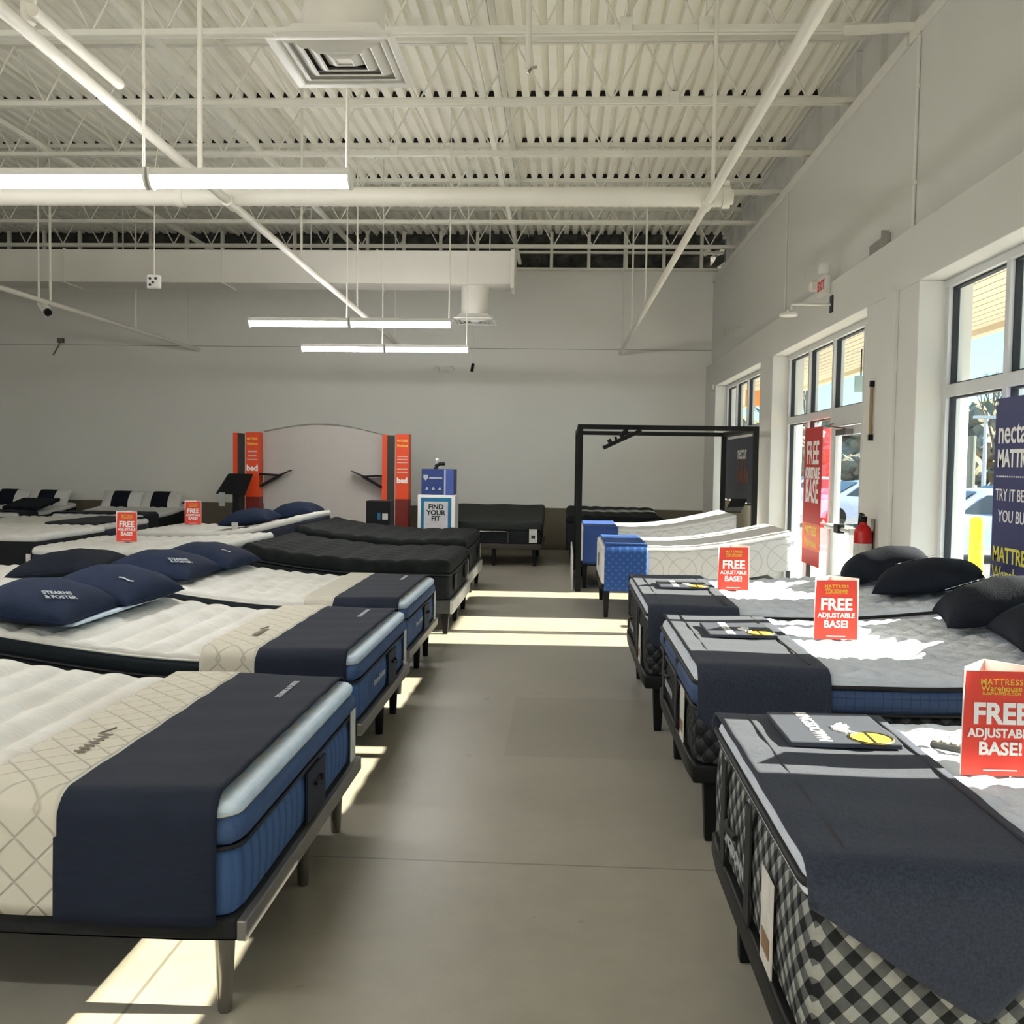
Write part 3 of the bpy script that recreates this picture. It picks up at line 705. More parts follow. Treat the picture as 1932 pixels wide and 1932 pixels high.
def cushion(name, m, parent, bed, u0, u1, v0, v1, z0, z1, rt=0.03, rb=0.015, rv=0.07, nu=40, nv=28, nz=6, top=None, side=None, m_side=None):
    """soft rounded slab following the bed's bend; top(u,v) and side(z01) add relief"""
    us = samples(u0, u1, rt, nu); vs_ = samples(v0, v1, rt, nv)
    zs = [z0 + rb * k / 2 for k in range(2)] + [z0 + rb + (z1 - rt - z0 - rb) * k / nz for k in range(nz + 1)] + [z1 - rt + rt * k / 3 for k in range(1, 4)]
    uc, vc, a, b = (u0 + u1) / 2, (v0 + v1) / 2, (u1 - u0) / 2, (v1 - v0) / 2
    def shape(u, v, z, on_top):
        x, y = u - uc, v - vc
        ex, ey = max(abs(x) - (a - rt), 0), max(abs(y) - (b - rt), 0)
        s = max(ex, ey); zz = z
        if z > z1 - rt and s > 0:
            dz = z - (z1 - rt); mlen = max(s, dz); l = math.hypot(s, dz); f = mlen / l
            x = math.copysign(min(abs(x), a - rt) + ex * f, x); y = math.copysign(min(abs(y), b - rt) + ey * f, y); zz = z1 - rt + dz * f
        elif z < z0 + rb:
            ins = rb * (1 - math.sqrt(max(0, 1 - ((z0 + rb - z) / rb) ** 2))) * 0.8
            if abs(x) >= a - 1e-6: x = math.copysign(a - ins, x)
            if abs(y) >= b - 1e-6: y = math.copysign(b - ins, y)
        gx, gy = abs(x) - (a - rv), abs(y) - (b - rv)
        if gx > 0 and gy > 0:
            mm = max(gx, gy); l = math.hypot(gx, gy)
            x = math.copysign(a - rv + gx * mm / l, x); y = math.copysign(b - rv + gy * mm / l, y)
        if on_top and top: 
            edge = min(1.0, min(a - abs(x), b - abs(y)) / 0.06); edge = max(0, edge)
            zz += top(u, v) * edge
        elif side and not on_top:
            d = side((z - z0) / (z1 - z0), u, v)
            if abs(u - u0) < 1e-6 or abs(u - u1) < 1e-6: x += math.copysign(d, x)
            if abs(v - v0) < 1e-6 or abs(v - v1) < 1e-6: y += math.copysign(d, y)
        return bed.P(x + uc, y + vc, zz)
    verts = {}; V = []; F = []; UV = []
    def vid(i, j, k):
        key = (i, j, k)
        if key not in verts:
            verts[key] = len(V); V.append(shape(us[i], vs_[j], zs[k], k == len(zs) - 1))
            UV.append((us[i], vs_[j], zs[k]))
        return verts[key]
    I, J, K = len(us) - 1, len(vs_) - 1, len(zs) - 1
    uvf = []
    for i in range(I):
        for j in range(J):
            F.append((vid(i, j, K), vid(i + 1, j, K), vid(i + 1, j + 1, K), vid(i, j + 1, K))); uvf.append(0)
            F.append((vid(i, j, 0), vid(i, j + 1, 0), vid(i + 1, j + 1, 0), vid(i + 1, j, 0))); uvf.append(0)
    for k in range(K):
        for i in range(I):
            F.append((vid(i, 0, k), vid(i + 1, 0, k), vid(i + 1, 0, k + 1), vid(i, 0, k + 1))); uvf.append(1)
            F.append((vid(i, J, k), vid(i, J, k + 1), vid(i + 1, J, k + 1), vid(i + 1, J, k))); uvf.append(1)
        for j in range(J):
            F.append((vid(0, j, k), vid(0, j, k + 1), vid(0, j + 1, k + 1), vid(0, j + 1, k))); uvf.append(2)
            F.append((vid(I, j, k), vid(I, j + 1, k), vid(I, j + 1, k + 1), vid(I, j, k + 1))); uvf.append(2)
    det = bed.du.x * bed.dv.y - bed.du.y * bed.dv.x
    if det < 0: F = [f[::-1] for f in F]
    me = bpy.data.meshes.new(name); me.from_pydata(V, [], F); me.update()
    uv = me.uv_layers.new(name='UVMap')
    for p in me.polygons:
        kind = uvf[p.index]
        for li in p.loop_indices:
            u, v, z = UV[me.loops[li].vertex_index]
            uv.data[li].uv = (u, v) if kind == 0 else ((u, z) if kind == 1 else (v, z))
    me.materials.append(m); me.shade_smooth()
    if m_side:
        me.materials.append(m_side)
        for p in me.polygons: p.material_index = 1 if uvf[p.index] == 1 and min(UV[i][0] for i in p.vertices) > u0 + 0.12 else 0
    o = bpy.data.objects.new(name, me); C.objects.link(o); solve_parent(o, parent)
    return o

def piping(name, m, parent, bed, u0, u1, v0, v1, z, r, rv=0.07):
    pts = []
    for cu, cv, a0 in ((u1 - rv, v1 - rv, 0), (u0 + rv, v1 - rv, 90), (u0 + rv, v0 + rv, 180), (u1 - rv, v0 + rv, 270)):
        for k in range(5):
            t = math.radians(a0 + 90 * k / 4); pts.append((cu + rv * math.cos(t), cv + rv * math.sin(t)))
    full = []
    for i in range(len(pts)):
        a, b = pts[i], pts[(i + 1) % len(pts)]; l = math.hypot(b[0] - a[0], b[1] - a[1]); n = max(1, int(l / 0.12))
        full += [(a[0] + (b[0] - a[0]) * k / n, a[1] + (b[1] - a[1]) * k / n) for k in range(n)]
    full.append(full[0])
    return MB().tube([bed.P(u, v, z) for u, v in full], r, 8).build(name, m, parent, smooth=True, angle=80)

def base(label, bed, zb, zt, legs, leg_kind, grp, m=BASEM, rail=None, inset=0.0):
    t = thing('platform_bed', label, 'bed', bed.base_loc(), grp)
    flat = Bed(bed.o, bed.du, bed.dv, bed.L, bed.W, bed.zt)
    cushion('platform', m, t, flat if bed.rise == 0 else bed, -0.01 + inset, bed.L - 0.02, inset, bed.W - inset, zb, zt, rt=0.012, rb=0.012, rv=0.05, nu=12, nv=8, nz=1)
    if rail:
        mb = MB().bar(flat.P(-0.012, 0.004, (zb + zt) / 2), flat.P(-0.012, bed.W - 0.004, (zb + zt) / 2), 0.03, zt - zb - 0.004); mb.build('foot_rail', rail, t, bevel=0.005)
    for u, v in legs:
        p = flat.P(u, v, 0)
        if leg_kind == 'round':
            MB().lathe([(0.019, 0), (0.021, 0.005), (0.031, zb - 0.02), (0.034, zb + 0.004)], p.x, p.y, 0, 20).build('leg', CHROME, t, smooth=True)
        elif leg_kind == 'roundblack':
            MB().lathe([(0.021, 0), (0.023, 0.005), (0.031, zb - 0.02), (0.034, zb + 0.004)], p.x, p.y, 0, 20).build('leg', BLACK, t, smooth=True)
        else:
            a, b = 0.022, 0.036
            vs = [(p.x - a, p.y - a, 0), (p.x + a, p.y - a, 0), (p.x + a, p.y + a, 0), (p.x - a, p.y + a, 0)] + [(p.x + i * b, p.y + j * b, zb + 0.004) for i, j in ((-1, -1), (1, -1), (1, 1), (-1, 1))]
            MB().add(vs, [(0, 3, 2, 1), (4, 5, 6, 7), (0, 1, 5, 4), (1, 2, 6, 5), (2, 3, 7, 6), (3, 0, 4, 7)]).build('leg', BLACK, t, bevel=0.004)
    return t

def patch(name, m, parent, bed, face, c, z0, z1, w, off=0.006, th=0.004):
    """flat rectangular label or handle on the foot face ('foot') or the near side ('side')"""
    if face == 'foot':
        a, b = bed.P(-off, c - w / 2, 0), bed.P(-off, c + w / 2, 0); nrm = -bed.du
    else:
        v = -off if face == 'near' else bed.W + off
        a, b = bed.P(c - w / 2, v, 0), bed.P(c + w / 2, v, 0); nrm = -bed.dv if face == 'near' else bed.dv
    poly = [(a.x, a.y, z0), (b.x, b.y, z0), (b.x, b.y, z1), (a.x, a.y, z1)]
    return MB().prism(poly, nrm * th).build(name, m, parent)

def runner(name, label, cat, bed, u0, u1, d0, d1, m, grp=None, chamfer=0.0, g=0.012, waves=0.004, hemm=None, zref=None, rt=0.05, parent=None, slope=1.0):
    zt = zref if zref else bed.zt
    path = []
    for k in range(9): path.append((-g, -1, k / 8.0))
    for k in range(1, 7):
        a = math.pi - k * math.pi / 12; path.append((rt + (rt + g) * math.cos(a), 0, (rt + g) * math.sin(a)))
    for k in range(1, 24): path.append((rt + (bed.W - 2 * rt) * k / 24, 0, rt + g))
    for k in range(0, 7):
        a = math.pi / 2 - k * math.pi / 12; path.append((bed.W - rt + (rt + g) * math.cos(a), 0, (rt + g) * math.sin(a)))
    for k in range(1, 9): path.append((bed.W + g, 1, k / 8.0))
    nu = 22; V = []; UV = []
    for i in range(nu + 1):
        u = u0 + (u1 - u0) * i / nu
        cut = 0.0
        if chamfer:
            cl, cr = chamfer if isinstance(chamfer, tuple) else (chamfer, chamfer)
            cut = max(0.0, (cl - (u - u0)) * slope, (cr - (u1 - u)) * max(slope, 1.0))
        s = 0.0
        for v, sd, q in path:
            if sd == -1: z = zt - rt - max(0.0, d0 - cut) * (1 - q); sl = -(d0) * (1 - q)
            elif sd == 1: z = zt - rt - max(0.0, d1 - cut * d1 / max(d0, d1)) * q; sl = bed.W + d1 * q
            else: z = zt - rt + q; sl = v
            wv = waves * math.sin(9 * u + 2.0 * sl) + waves * 0.6 * math.sin(23 * v + 5 * u) 
            if sd == -1: vv = v - abs(wv) * (1 - q) * 2 - 0.004 * (1 - q); zz = z
            elif sd == 1: vv = v + abs(wv) * q * 2; zz = z
            else: vv = v; zz = z + wv * 0.6 + waves * 0.5
            V.append(bed.P(u, vv, zz)); UV.append((u, sl))
    n = len(path)
    F = [(i * n + k, (i + 1) * n + k, (i + 1) * n + k + 1, i * n + k + 1) for i in range(nu) for k in range(n - 1)]
    det = bed.du.x * bed.dv.y - bed.du.y * bed.dv.x
    if det < 0: F = [f[::-1] for f in F]
    me = bpy.data.meshes.new(name); me.from_pydata(V, [], F); me.update()
    uv = me.uv_layers.new(name='UVMap')
    for p in me.polygons:
        for li in p.loop_indices: uv.data[li].uv = UV[me.loops[li].vertex_index]
    me.materials.append(m); me.shade_smooth()
    o = bpy.data.objects.new(name, me); C.objects.link(o)
    sm = o.modifiers.new('thickness', 'SOLIDIFY'); sm.thickness = 0.007; sm.offset = 1.0
    if hemm:
        e1 = [V[i * n] for i in range(nu + 1)]
        mbm = MB()
        for i in (0, nu):
            mbm.tube([V[i * n + k] for k in range(n)], 0.0065, 6)
        mbm.build('hem', hemm, o)
    tag(o, label, cat, grp)
    return o

def pillow(label, cx, cy, z, lx, ly, T, rotz, m, tilt=(0, 0), grp=None, lett=None, band=None):
    N = 22; R = Euler((math.radians(tilt[0]), math.radians(tilt[1]), math.radians(rotz))).to_matrix()
    ctr = Vector((cx, cy, z))
    def pt(s, t, up):
        x = lx / 2 * s * (1 - 0.05 * (1 - t * t)); y = ly / 2 * t * (1 - 0.05 * (1 - s * s))
        h = (max(0, 1 - s * s) ** 0.40) * (max(0, 1 - t * t) ** 0.40)
        wr = 0.004 * math.sin(9 * s + 3 * t) * h
        zz = T * 0.72 * h + wr if up else -T * 0.28 * h
        return ctr + R @ Vector((x, y, zz + T * 0.28))
    g = [-1 + 2 * k / N for k in range(N + 1)]
    g = [math.sin(a * math.pi / 2) for a in g]
    V = [pt(s, t, True) for s in g for t in g] + [pt(s, t, False) for s in g for t in g]
    n = N + 1; F = []
    for i in range(N):
        for j in range(N):
            a = i * n + j; F.append((a, a + n, a + n + 1, a + 1)); b = n * n + a; F.append((b, b + 1, b + n + 1, b + n))
    mb = MB(); mb.add(V, F)
    t = thing('pillow', label, 'pillow', (cx, cy, z), grp)
    o = mb.build('cushion', m, t, smooth=True, angle=180)
    import bmesh
    bm = bmesh.new(); bm.from_mesh(o.data); bmesh.ops.remove_doubles(bm, verts=bm.verts, dist=1e-5); bmesh.ops.recalc_face_normals(bm, faces=bm.faces); bm.to_mesh(o.data); bm.free()
    edge = [pt(s, -1, True) for s in g] + [pt(1, s, True) for s in g[1:]] + [pt(s, 1, True) for s in g[::-1][1:]] + [pt(-1, s, True) for s in g[::-1][1:]]
    MB().tube(edge, 0.004, 6).build('piping', m, t)
    if lett:
        body, s0, t0, size, ang = lett
        p = pt(s0, t0, True); p1 = pt(s0 + 0.05, t0, True); p2 = pt(s0, t0 + 0.05, True)
        nx, ny = (p1 - p).normalized(), (p2 - p).normalized(); nz = nx.cross(ny).normalized()
        xd = (Matrix.Rotation(math.radians(ang), 3, nz) @ nx); yd = nz.cross(xd)
        text('lettering', body, size, THREAD, t, p + nz * 0.007, xd, yd, bold=0.001)
    if band:
        ss = [band[0] + (band[1] - band[0]) * k / 6 for k in range(7)]
        Vb = []
        for s in ss:
            ring = [pt(s, q, True) for q in g] + [pt(s, q, False) for q in g[::-1][1:-1]]
            cen = sum(ring, Vector()) / len(ring)
            Vb += [cen + (p - cen) * 1.03 for p in ring]
        m2 = len(Vb) // 7
        MB().add(Vb, [(i * m2 + k, (i + 1) * m2 + k, (i + 1) * m2 + (k + 1) % m2, i * m2 + (k + 1) % m2) for i in range(6) for k in range(m2)]).build('band', CHARF, t, smooth=True, angle=180)
    return t

LEFT = lambda fx, y0, L, W, zt, **k: Bed((fx, y0, 0), (-1, 0, 0), (0, 1, 0), L, W, zt, **k)
RIGHT = lambda fx, y0, L, W, zt, **k: Bed((fx, y0, 0), (1, 0, 0), (0, 1, 0), L, W, zt, **k)
BACK = lambda x0, fy, L, W, zt, **k: Bed((x0, fy, 0), (0, 1, 0), (1, 0, 0), L, W, zt, **k)

# ---- left row: three luxury mattresses with navy runners
def ridges(u, v):
    r = abs(math.sin(math.pi * u / 0.165)) ** 0.6
    return 0.040 * r - 0.034 + 0.004 * math.sin(31 * v + 9 * u) + 0.003 * math.sin(57 * v - 23 * u)
def soft(u, v):
    return 0.020 * abs(math.sin(math.pi * u / 0.14 + 0.4 * math.sin(5 * v))) * abs(math.sin(math.pi * v / 0.2)) + 0.003 * math.sin(40 * v + 20 * u)
LB = [(-0.915, 2.71, 1.61, ridges, 'nearest on the left'), (-1.02, 4.84, 1.54, ridges, 'second on the left'), (-1.08, 6.75, 1.55, soft, 'third on the left')]
lab_m = ['plush ivory-topped mattress with blue foot border, nearest on the left', 'ivory-topped mattress with ridged quilting, second on the left', 'ivory-topped mattress with tufted quilting, third on the left before the black beds']
lab_b = ['dark bed base with chrome legs under the nearest left mattress', 'dark bed base under the second mattress on the left', 'dark bed base under the third mattress on the left']
lab_r = ['navy runner draped over the foot of the nearest left mattress', 'navy runner draped over the second left mattress', 'navy runner draped over the third left mattress']
lab_c = ['ivory diamond-quilted band beside the nearest navy runner', 'ivory diamond-quilted band on the second left mattress', 'ivory plain band on the third left mattress']
for k, (fx, y0, W, topf, wh) in enumerate(LB):
    bed = LEFT(fx, y0, 2.05, W, 0.66, rise=0.13, rise_from=0.75)
    lg = [(0.07, 0.10), (0.07, 0.98), (0.07, W - 0.08), (1.9, 0.10), (1.9, W - 0.1)]
    base(lab_b[k], bed, 0.26, 0.325, lg, 'round' if k == 0 else 'roundblack', 'bed bases in the left row', rail=RAIL)
    t = thing('mattress', lab_m[k], 'mattress', bed.base_loc(), 'ivory-topped mattresses in the left row')
    bulge = lambda q, u, v: 0.010 * math.sin(math.pi * q)
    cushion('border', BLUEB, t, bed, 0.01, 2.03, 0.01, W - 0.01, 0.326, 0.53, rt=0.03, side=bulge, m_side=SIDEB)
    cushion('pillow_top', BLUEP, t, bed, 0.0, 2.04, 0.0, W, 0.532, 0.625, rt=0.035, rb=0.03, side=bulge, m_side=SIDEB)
    cushion('quilted_top', CREAM, t, bed, 0.012, 2.03, 0.012, W - 0.012, 0.60, 0.66, rt=0.035, rb=0.02, nu=110, nv=46, top=topf)
    cushion('foot_trim', CREAMP, t, bed, 0.004, 0.16, 0.006, W - 0.006, 0.618, 0.664, rt=0.022, rb=0.02, nu=10, nv=60, side=lambda q, u, v: 0.004 * math.sin(40 * v))  # white trim, with the skylight's blue put into its colour
    piping('piping', PIPING, t, bed, 0.0, 2.04, 0.0, W, 0.531, 0.007)
    piping('piping', LIGHTP, t, bed, 0.012, 2.03, 0.012, W - 0.012, 0.622, 0.006)
    patch('handle_panel', mat('dark_navy_panel', (0.012, 0.017, 0.032), 0.7), t, bed, 'foot', 0.86 if k == 0 else 0.95, 0.335, 0.52, 0.26, off=0.006, th=0.008)
    patch('care_label', LABELW, t, bed, 'foot', W - 0.12, 0.34, 0.56, 0.09, off=0.010)
    p = bed.P(-0.022, 0.86 if k == 0 else 0.95, 0.44)
    MB().tube([p + Vector((0, -0.05, 0.02)), p + Vector((0.015, 0, 0.01)), p + Vector((0, 0.05, 0.02))], 0.008, 8).build('handle', PIPING, t)
    if k:
        q = bed.P(-0.012, 0.48, 0.46)
        text('lettering', 'Stearns & Foster', 0.05, THREAD, t, q + Vector((0.012, 0, 0)), (0, 1, 0), (0, 0, 1), bold=0.001)
    ro = runner('bed_runner', lab_r[k], 'bed runner', bed, 0.055, 0.53, 0.30, 0.30, NAVY, 'navy runners in the left row', zref=0.672, rt=0.06, waves=0.005)
    q = bed.P(0.22, W * 0.80, 0.694)
    text('lettering', 'STEARNS & FOSTER', 0.034, THREAD, ro, q, (0, 1, 0), (-1, 0, 0), bold=0.001)
    co = runner('quilted_band', lab_c[k], 'bed runner', bed, 0.52, 0.80 if k < 2 else 0.72, 0.285, 0.285, CREAMR if k < 2 else mat('ivory_band', (0.50, 0.475, 0.41), 0.8, noise=0.1, nscale=40, bump=0.3, bscale=60, stretch=(0.2, 1, 1)), 'ivory bands in the left row', zref=0.676, rt=0.06, waves=0.004, hemm=LIGHTP)
    if k < 2:
        q = bed.P(0.63, 0.45, 0.70)
        pts = [q + Vector((0.022 * math.sin(g_ * 2.1), 0.011 * g_ - 0.13, 0.0)) for g_ in range(20)] + [q + Vector((-0.035 + 0.006 * g_, 0.09 + 0.02 * g_, 0)) for g_ in range(5)]
        MB().tube(pts, 0.0035, 6).build('stitched_script', mat('taupe_thread', (0.22, 0.19, 0.16), 0.8), co)
pillow('navy pillow with pale lettering on the second left mattress, nearer the camera', -2.84, 5.20, 0.76, 0.56, 0.74, 0.22, 4, NAVYF, (0, 6), 'navy pillows on the left beds', ('STEARNS\n& FOSTER', 0.60, -0.58, 0.042, 60))
pillow('navy pillow behind the nearer one on the second left mattress', -2.78, 5.93, 0.76, 0.56, 0.74, 0.22, -3, NAVYF, (0, 6), 'navy pillows on the left beds', ('~', 0.6, -0.55, 0.16, 30))
pillow('navy pillow on the third left mattress, nearer the camera', -2.98, 7.18, 0.76, 0.62, 0.78, 0.20, 2, NAVYF, (0, 5), 'navy pillows on the left beds', ('STEARNS\n& FOSTER', 0.6, -0.58, 0.042, 60))
pillow('navy pillow on the third left mattress, farther from the camera', -2.92, 7.93, 0.76, 0.62, 0.72, 0.20, -3, NAVYF, (0, 5), 'navy pillows on the left beds', ('~', 0.65, -0.4, 0.14, 30))
tag(MB().box(-2.62, -2.55, 4.98, 6.25, 0.757, 0.775).build('pale_blue_strip', CREAMP, bevel=0.006), 'pale blue wrapper edge under the pillows of the second left mattress', 'wrapper')

# ---- black tufted pair
def tuft(u, v):
    a = abs(math.sin(math.pi * u / 0.26)) * abs(math.sin(math.pi * v / 0.22))
    return 0.024 * a ** 0.5 - 0.006 + 0.006 * math.sin(7 * u + 3 * v)
for k, (fx, y0, W, zt) in enumerate(((-1.06, 9.25, 1.75, 0.70), (-1.12, 11.35, 2.0, 0.74))):
    wh = ('nearer', 'farther')[k]
    bed = LEFT(fx, y0, 2.05, W, zt, rise=0.13, rise_from=0.8)
    base('grey fabric bed base under the %s black tufted mattress' % wh, Bed(bed.o, bed.du, bed.dv, 2.05, W, zt), 0.20, 0.33, [(0.05, 0.06), (0.05, W / 2), (0.05, W - 0.06), (1.9, 0.1), (1.9, W - 0.1)], 'square', 'grey bases of the black beds', m=GREYF, rail=mat('lit_edge_pale', (0.5, 0.5, 0.49), 0.5))  # lit lower edge of the base, painted as a pale rail
    t = thing('mattress', '%s black tufted velour mattress left of the aisle' % wh, 'mattress', bed.base_loc(), 'black tufted mattresses')
    cushion('border', mat('black_border', (0.013, 0.015, 0.017), 0.75, noise=0.2, nscale=20, spec=0.15), t, bed, 0.01, 2.03, 0.01, W - 0.01, 0.335, zt - 0.13, rt=0.03)
    cushion('tufted_top', TUFTB, t, bed, 0.0, 2.04, 0.0, W, zt - 0.125, zt, rt=0.055, rb=0.03, nu=70, nv=60, top=tuft)
    piping('piping', PIPING, t, bed, 0.0, 2.04, 0.0, W, zt - 0.127, 0.009)
    for c in (0.35, W - 0.4):
        patch('handle', PIPING, t, bed, 'foot', c, 0.40, 0.55, 0.16, off=0.004, th=0.012)
    patch('care_label', LABELW, t, bed, 'foot', W - 0.10, 0.36, 0.56, 0.05)

# ---- right row: gingham mattresses with charcoal runners
RB = [(0.545, 2.12, 1.34, 'nearest on the right'), (0.58, 4.20, 1.52, 'second on the right'), (0.52, 5.98, 1.78, 'third on the right')]
rl_m = ['white tufted mattress with black and white gingham border, nearest on the right', 'white tufted mattress with blue upper band, second on the right', 'white tufted mattress with dark check border, third on the right']
rl_b = ['black bed base under the nearest right mattress', 'black bed base under the second right mattress', 'black bed base under the third right mattress']
rl_r = ['charcoal runner with pointed drop on the nearest right mattress', 'charcoal runner with rounded drop on the second right mattress', 'charcoal runner on the third right mattress']
tft = lambda u, v: 0.020 * (abs(math.sin(math.pi * (u + v) / 0.15)) * abs(math.sin(math.pi * (u - v) / 0.15))) ** 0.5 + 0.004 * math.sin(37 * u + 11 * v) + 0.003 * math.sin(61 * v - 29 * u)
for k, (fx, y0, W, wh) in enumerate(RB):
    bed = RIGHT(fx, y0, 2.06, W, 0.76, rise=0.10 if k else 0.06, rise_from=0.9)
    base(rl_b[k], bed, 0.28, 0.36, [(0.09, 0.10), (0.09, W - 0.22), (1.9, 0.1), (1.9, W - 0.1)], 'square', 'black bed bases in the right row', m=BLACK)
    t = thing('mattress', rl_m[k], 'mattress', bed.base_loc(), 'gingham mattresses in the right row')
    bul = lambda q, u, v: 0.012 * math.sin(math.pi * q)
    zb = 0.70 if k == 0 else (0.60 if k == 1 else 0.70)
    cushion('border', GING if k == 0 else DGING, t, bed, 0.012, 2.05, 0.012, W - 0.012, 0.362, zb, rt=0.03, side=bul, nz=10)
    if k == 1:
        cushion('upper_band', QBLUE, t, bed, 0.0, 2.06, 0.0, W, zb + 0.004, 0.715, rt=0.03, rb=0.03, side=bul)
        piping('piping', PIPING, t, bed, 0.0, 2.06, 0.0, W, zb + 0.002, 0.009)
    cushion('tufted_top', TUFT, t, bed, 0.004, 2.055, 0.004, W - 0.004, 0.69 if k != 1 else 0.705, 0.76, rt=0.035, rb=0.02, nu=90, nv=70, top=tft)
    piping('piping', PIPING, t, bed, 0.0, 2.06, 0.0, W, 0.732 if k != 1 else 0.715, 0.010)
    for c in (0.62, W - 0.3):
        patch('strap', PIPING, t, bed, 'foot', c, 0.365, 0.70, 0.07, off=0.006, th=0.006)
    patch('care_label', LABELW, t, bed, 'foot', 0.34, 0.38, 0.62, 0.13, off=0.010)
    patch('picture', mat('label_print', (0.22, 0.13, 0.07), 0.6, noise=0.4, nscale=30), t, bed, 'foot', 0.34, 0.42, 0.47, 0.09, off=0.0145, th=0.002)
    p = bed.P(-0.02, W * 0.62, 0.55)
    MB().tube([p + Vector((0, -0.07, 0)), p + Vector((-0.012, 0, 0)), p + Vector((0, 0.07, 0))], 0.010, 8).build('handle', PIPING, t)
    p = bed.P(-0.008, W * 0.64, 0.47)
    text('lettering', 'KINGSDOWN', 0.055, THREAD, t, p, (0, -1, 0), (0, 0, 1), bold=0.001)
    dr = (0.245, 0.20, 0.18)[k]
    ro = runner('bed_runner', rl_r[k], 'bed runner', bed, (-0.002, 0.008, 0.008)[k], (0.56, 0.57, 0.56)[k], dr, 0.06, DENIM, 'charcoal runners in the right row', chamfer=((0.37, 0.18), 0.07, 0.06)[k], slope=(0.64, 1.0, 1.0)[k], zref=0.772, rt=0.06, waves=0.005)
    for uu in (0.10, (0.53, 0.50, 0.49)[k]):
        MB().tube([bed.P(uu, v, 0.795) for v in [0.08 + (W - 0.16) * q / 20 for q in range(21)]], 0.003, 6).build('seam', PIPING, ro)
    # card lying on the runner
    cx, cy = fx + 0.33, y0 + (1.06 if k == 0 else (0.88 if k == 1 else 0.98)); zc = 0.796
    cd = thing('display_card', ('dark card with gold seal on the nearest charcoal runner', 'dark card with gold seal on the second charcoal runner', 'dark card on the third charcoal runner')[k], 'card', (cx, cy, zc), 'cards on the charcoal runners')
    MB().box(cx - 0.17, cx + 0.17, cy - 0.18, cy + 0.18, zc, zc + 0.018).build('board', mat('slate_card', (0.045, 0.052, 0.075), 0.6, noise=0.1, nscale=60), cd, bevel=0.004)
    text('lettering', 'KINGSDOWN', 0.056, INKW, cd, (cx - 0.06, cy + 0.005, zc + 0.0186), (0, -1, 0), (1, 0, 0), bold=0.001)
    mb = MB()
    for q in range(9):
        aa = q * 0.7; mb.tube([(cx + 0.0 + 0.012 * (q % 3), cy - 0.02 + 0.02 * math.sin(aa), zc + 0.0188), (cx + 0.03 + 0.012 * (q % 3), cy - 0.02 + 0.06 * math.sin(aa + 1.0), zc + 0.0188)], 0.005, 6)
    mb.build('emblem', INKW, cd)
    MB().lathe([(0.0, 0), (0.068, 0), (0.068, 0.0015), (0.0, 0.0015)], cx + 0.09, cy - 0.125, zc + 0.018, 32).build('gold_seal', GOLD, cd)
    ring = [(cx + 0.09 + 0.064 * math.cos(q * math.pi / 16), cy - 0.125 + 0.064 * math.sin(q * math.pi / 16), zc + 0.0195) for q in range(33)]
    MB().tube(ring, 0.0025, 6).box(cx + 0.084, cx + 0.092, cy - 0.185, cy - 0.065, zc + 0.0195, zc + 0.0203).build('seal_print', INKB, cd)
# handset on nearest right bed
def remote(label, cx, cy, z, rot):
    t = thing('remote_control', label, 'remote control', (cx, cy, z), 'bed handsets')
    R = Matrix.Rotation(rot, 3, 'Z')
    def rb(a, b, c, d, e, f):
        vs = [Vector((x, y, 0)) for x, y in ((a, c), (b, c), (b, d), (a, d))]; vs = [R @ v + Vector((cx, cy, 0)) for v in vs]
        return MB().prism([(v.x, v.y, e) for v in vs], (0, 0, f - e))
    rb(-0.025, 0.025, -0.06, 0.06, z, z + 0.022).build('case', mat('grey_plastic', (0.09, 0.09, 0.09), 0.5), t, bevel=0.008)
    for q in range(4): rb(-0.012, 0.012, -0.05 + 0.03 * q, -0.034 + 0.03 * q, z + 0.022, z + 0.026).build('button', LABELW, t)
remote('grey handset beside the nearest charcoal runner', 1.22, 3.08, 0.777, 0.9)
remote('grey handset beside the third charcoal runner', 1.22, 7.15, 0.777, 1.2)

pillow('charcoal pillow at the head of the third right mattress, in front', 2.37, 6.42, 0.865, 0.66, 0.62, 0.21, -20, CHARF, (0, -10), 'charcoal pillows on the right beds', ('KINGSDOWN', -0.1, 0.35, 0.05, 0))
pillow('charcoal pillow at the head of the third right mattress, behind', 2.32, 7.12, 0.87, 0.62, 0.60, 0.22, -16, CHARF, (0, -14), 'charcoal pillows on the right beds')
pillow('charcoal pillow on the second right mattress, farther one', 2.34, 5.28, 0.865, 0.62, 0.66, 0.22, -14, CHARF, (0, -14), 'charcoal pillows on the right beds', ('KINGSDOWN', -0.3, 0.3, 0.05, 0))
pillow('charcoal pillow on the second right mattress, nearer one', 2.38, 4.62, 0.865, 0.62, 0.66, 0.22, -10, CHARF, (0, -12), 'charcoal pillows on the right beds')

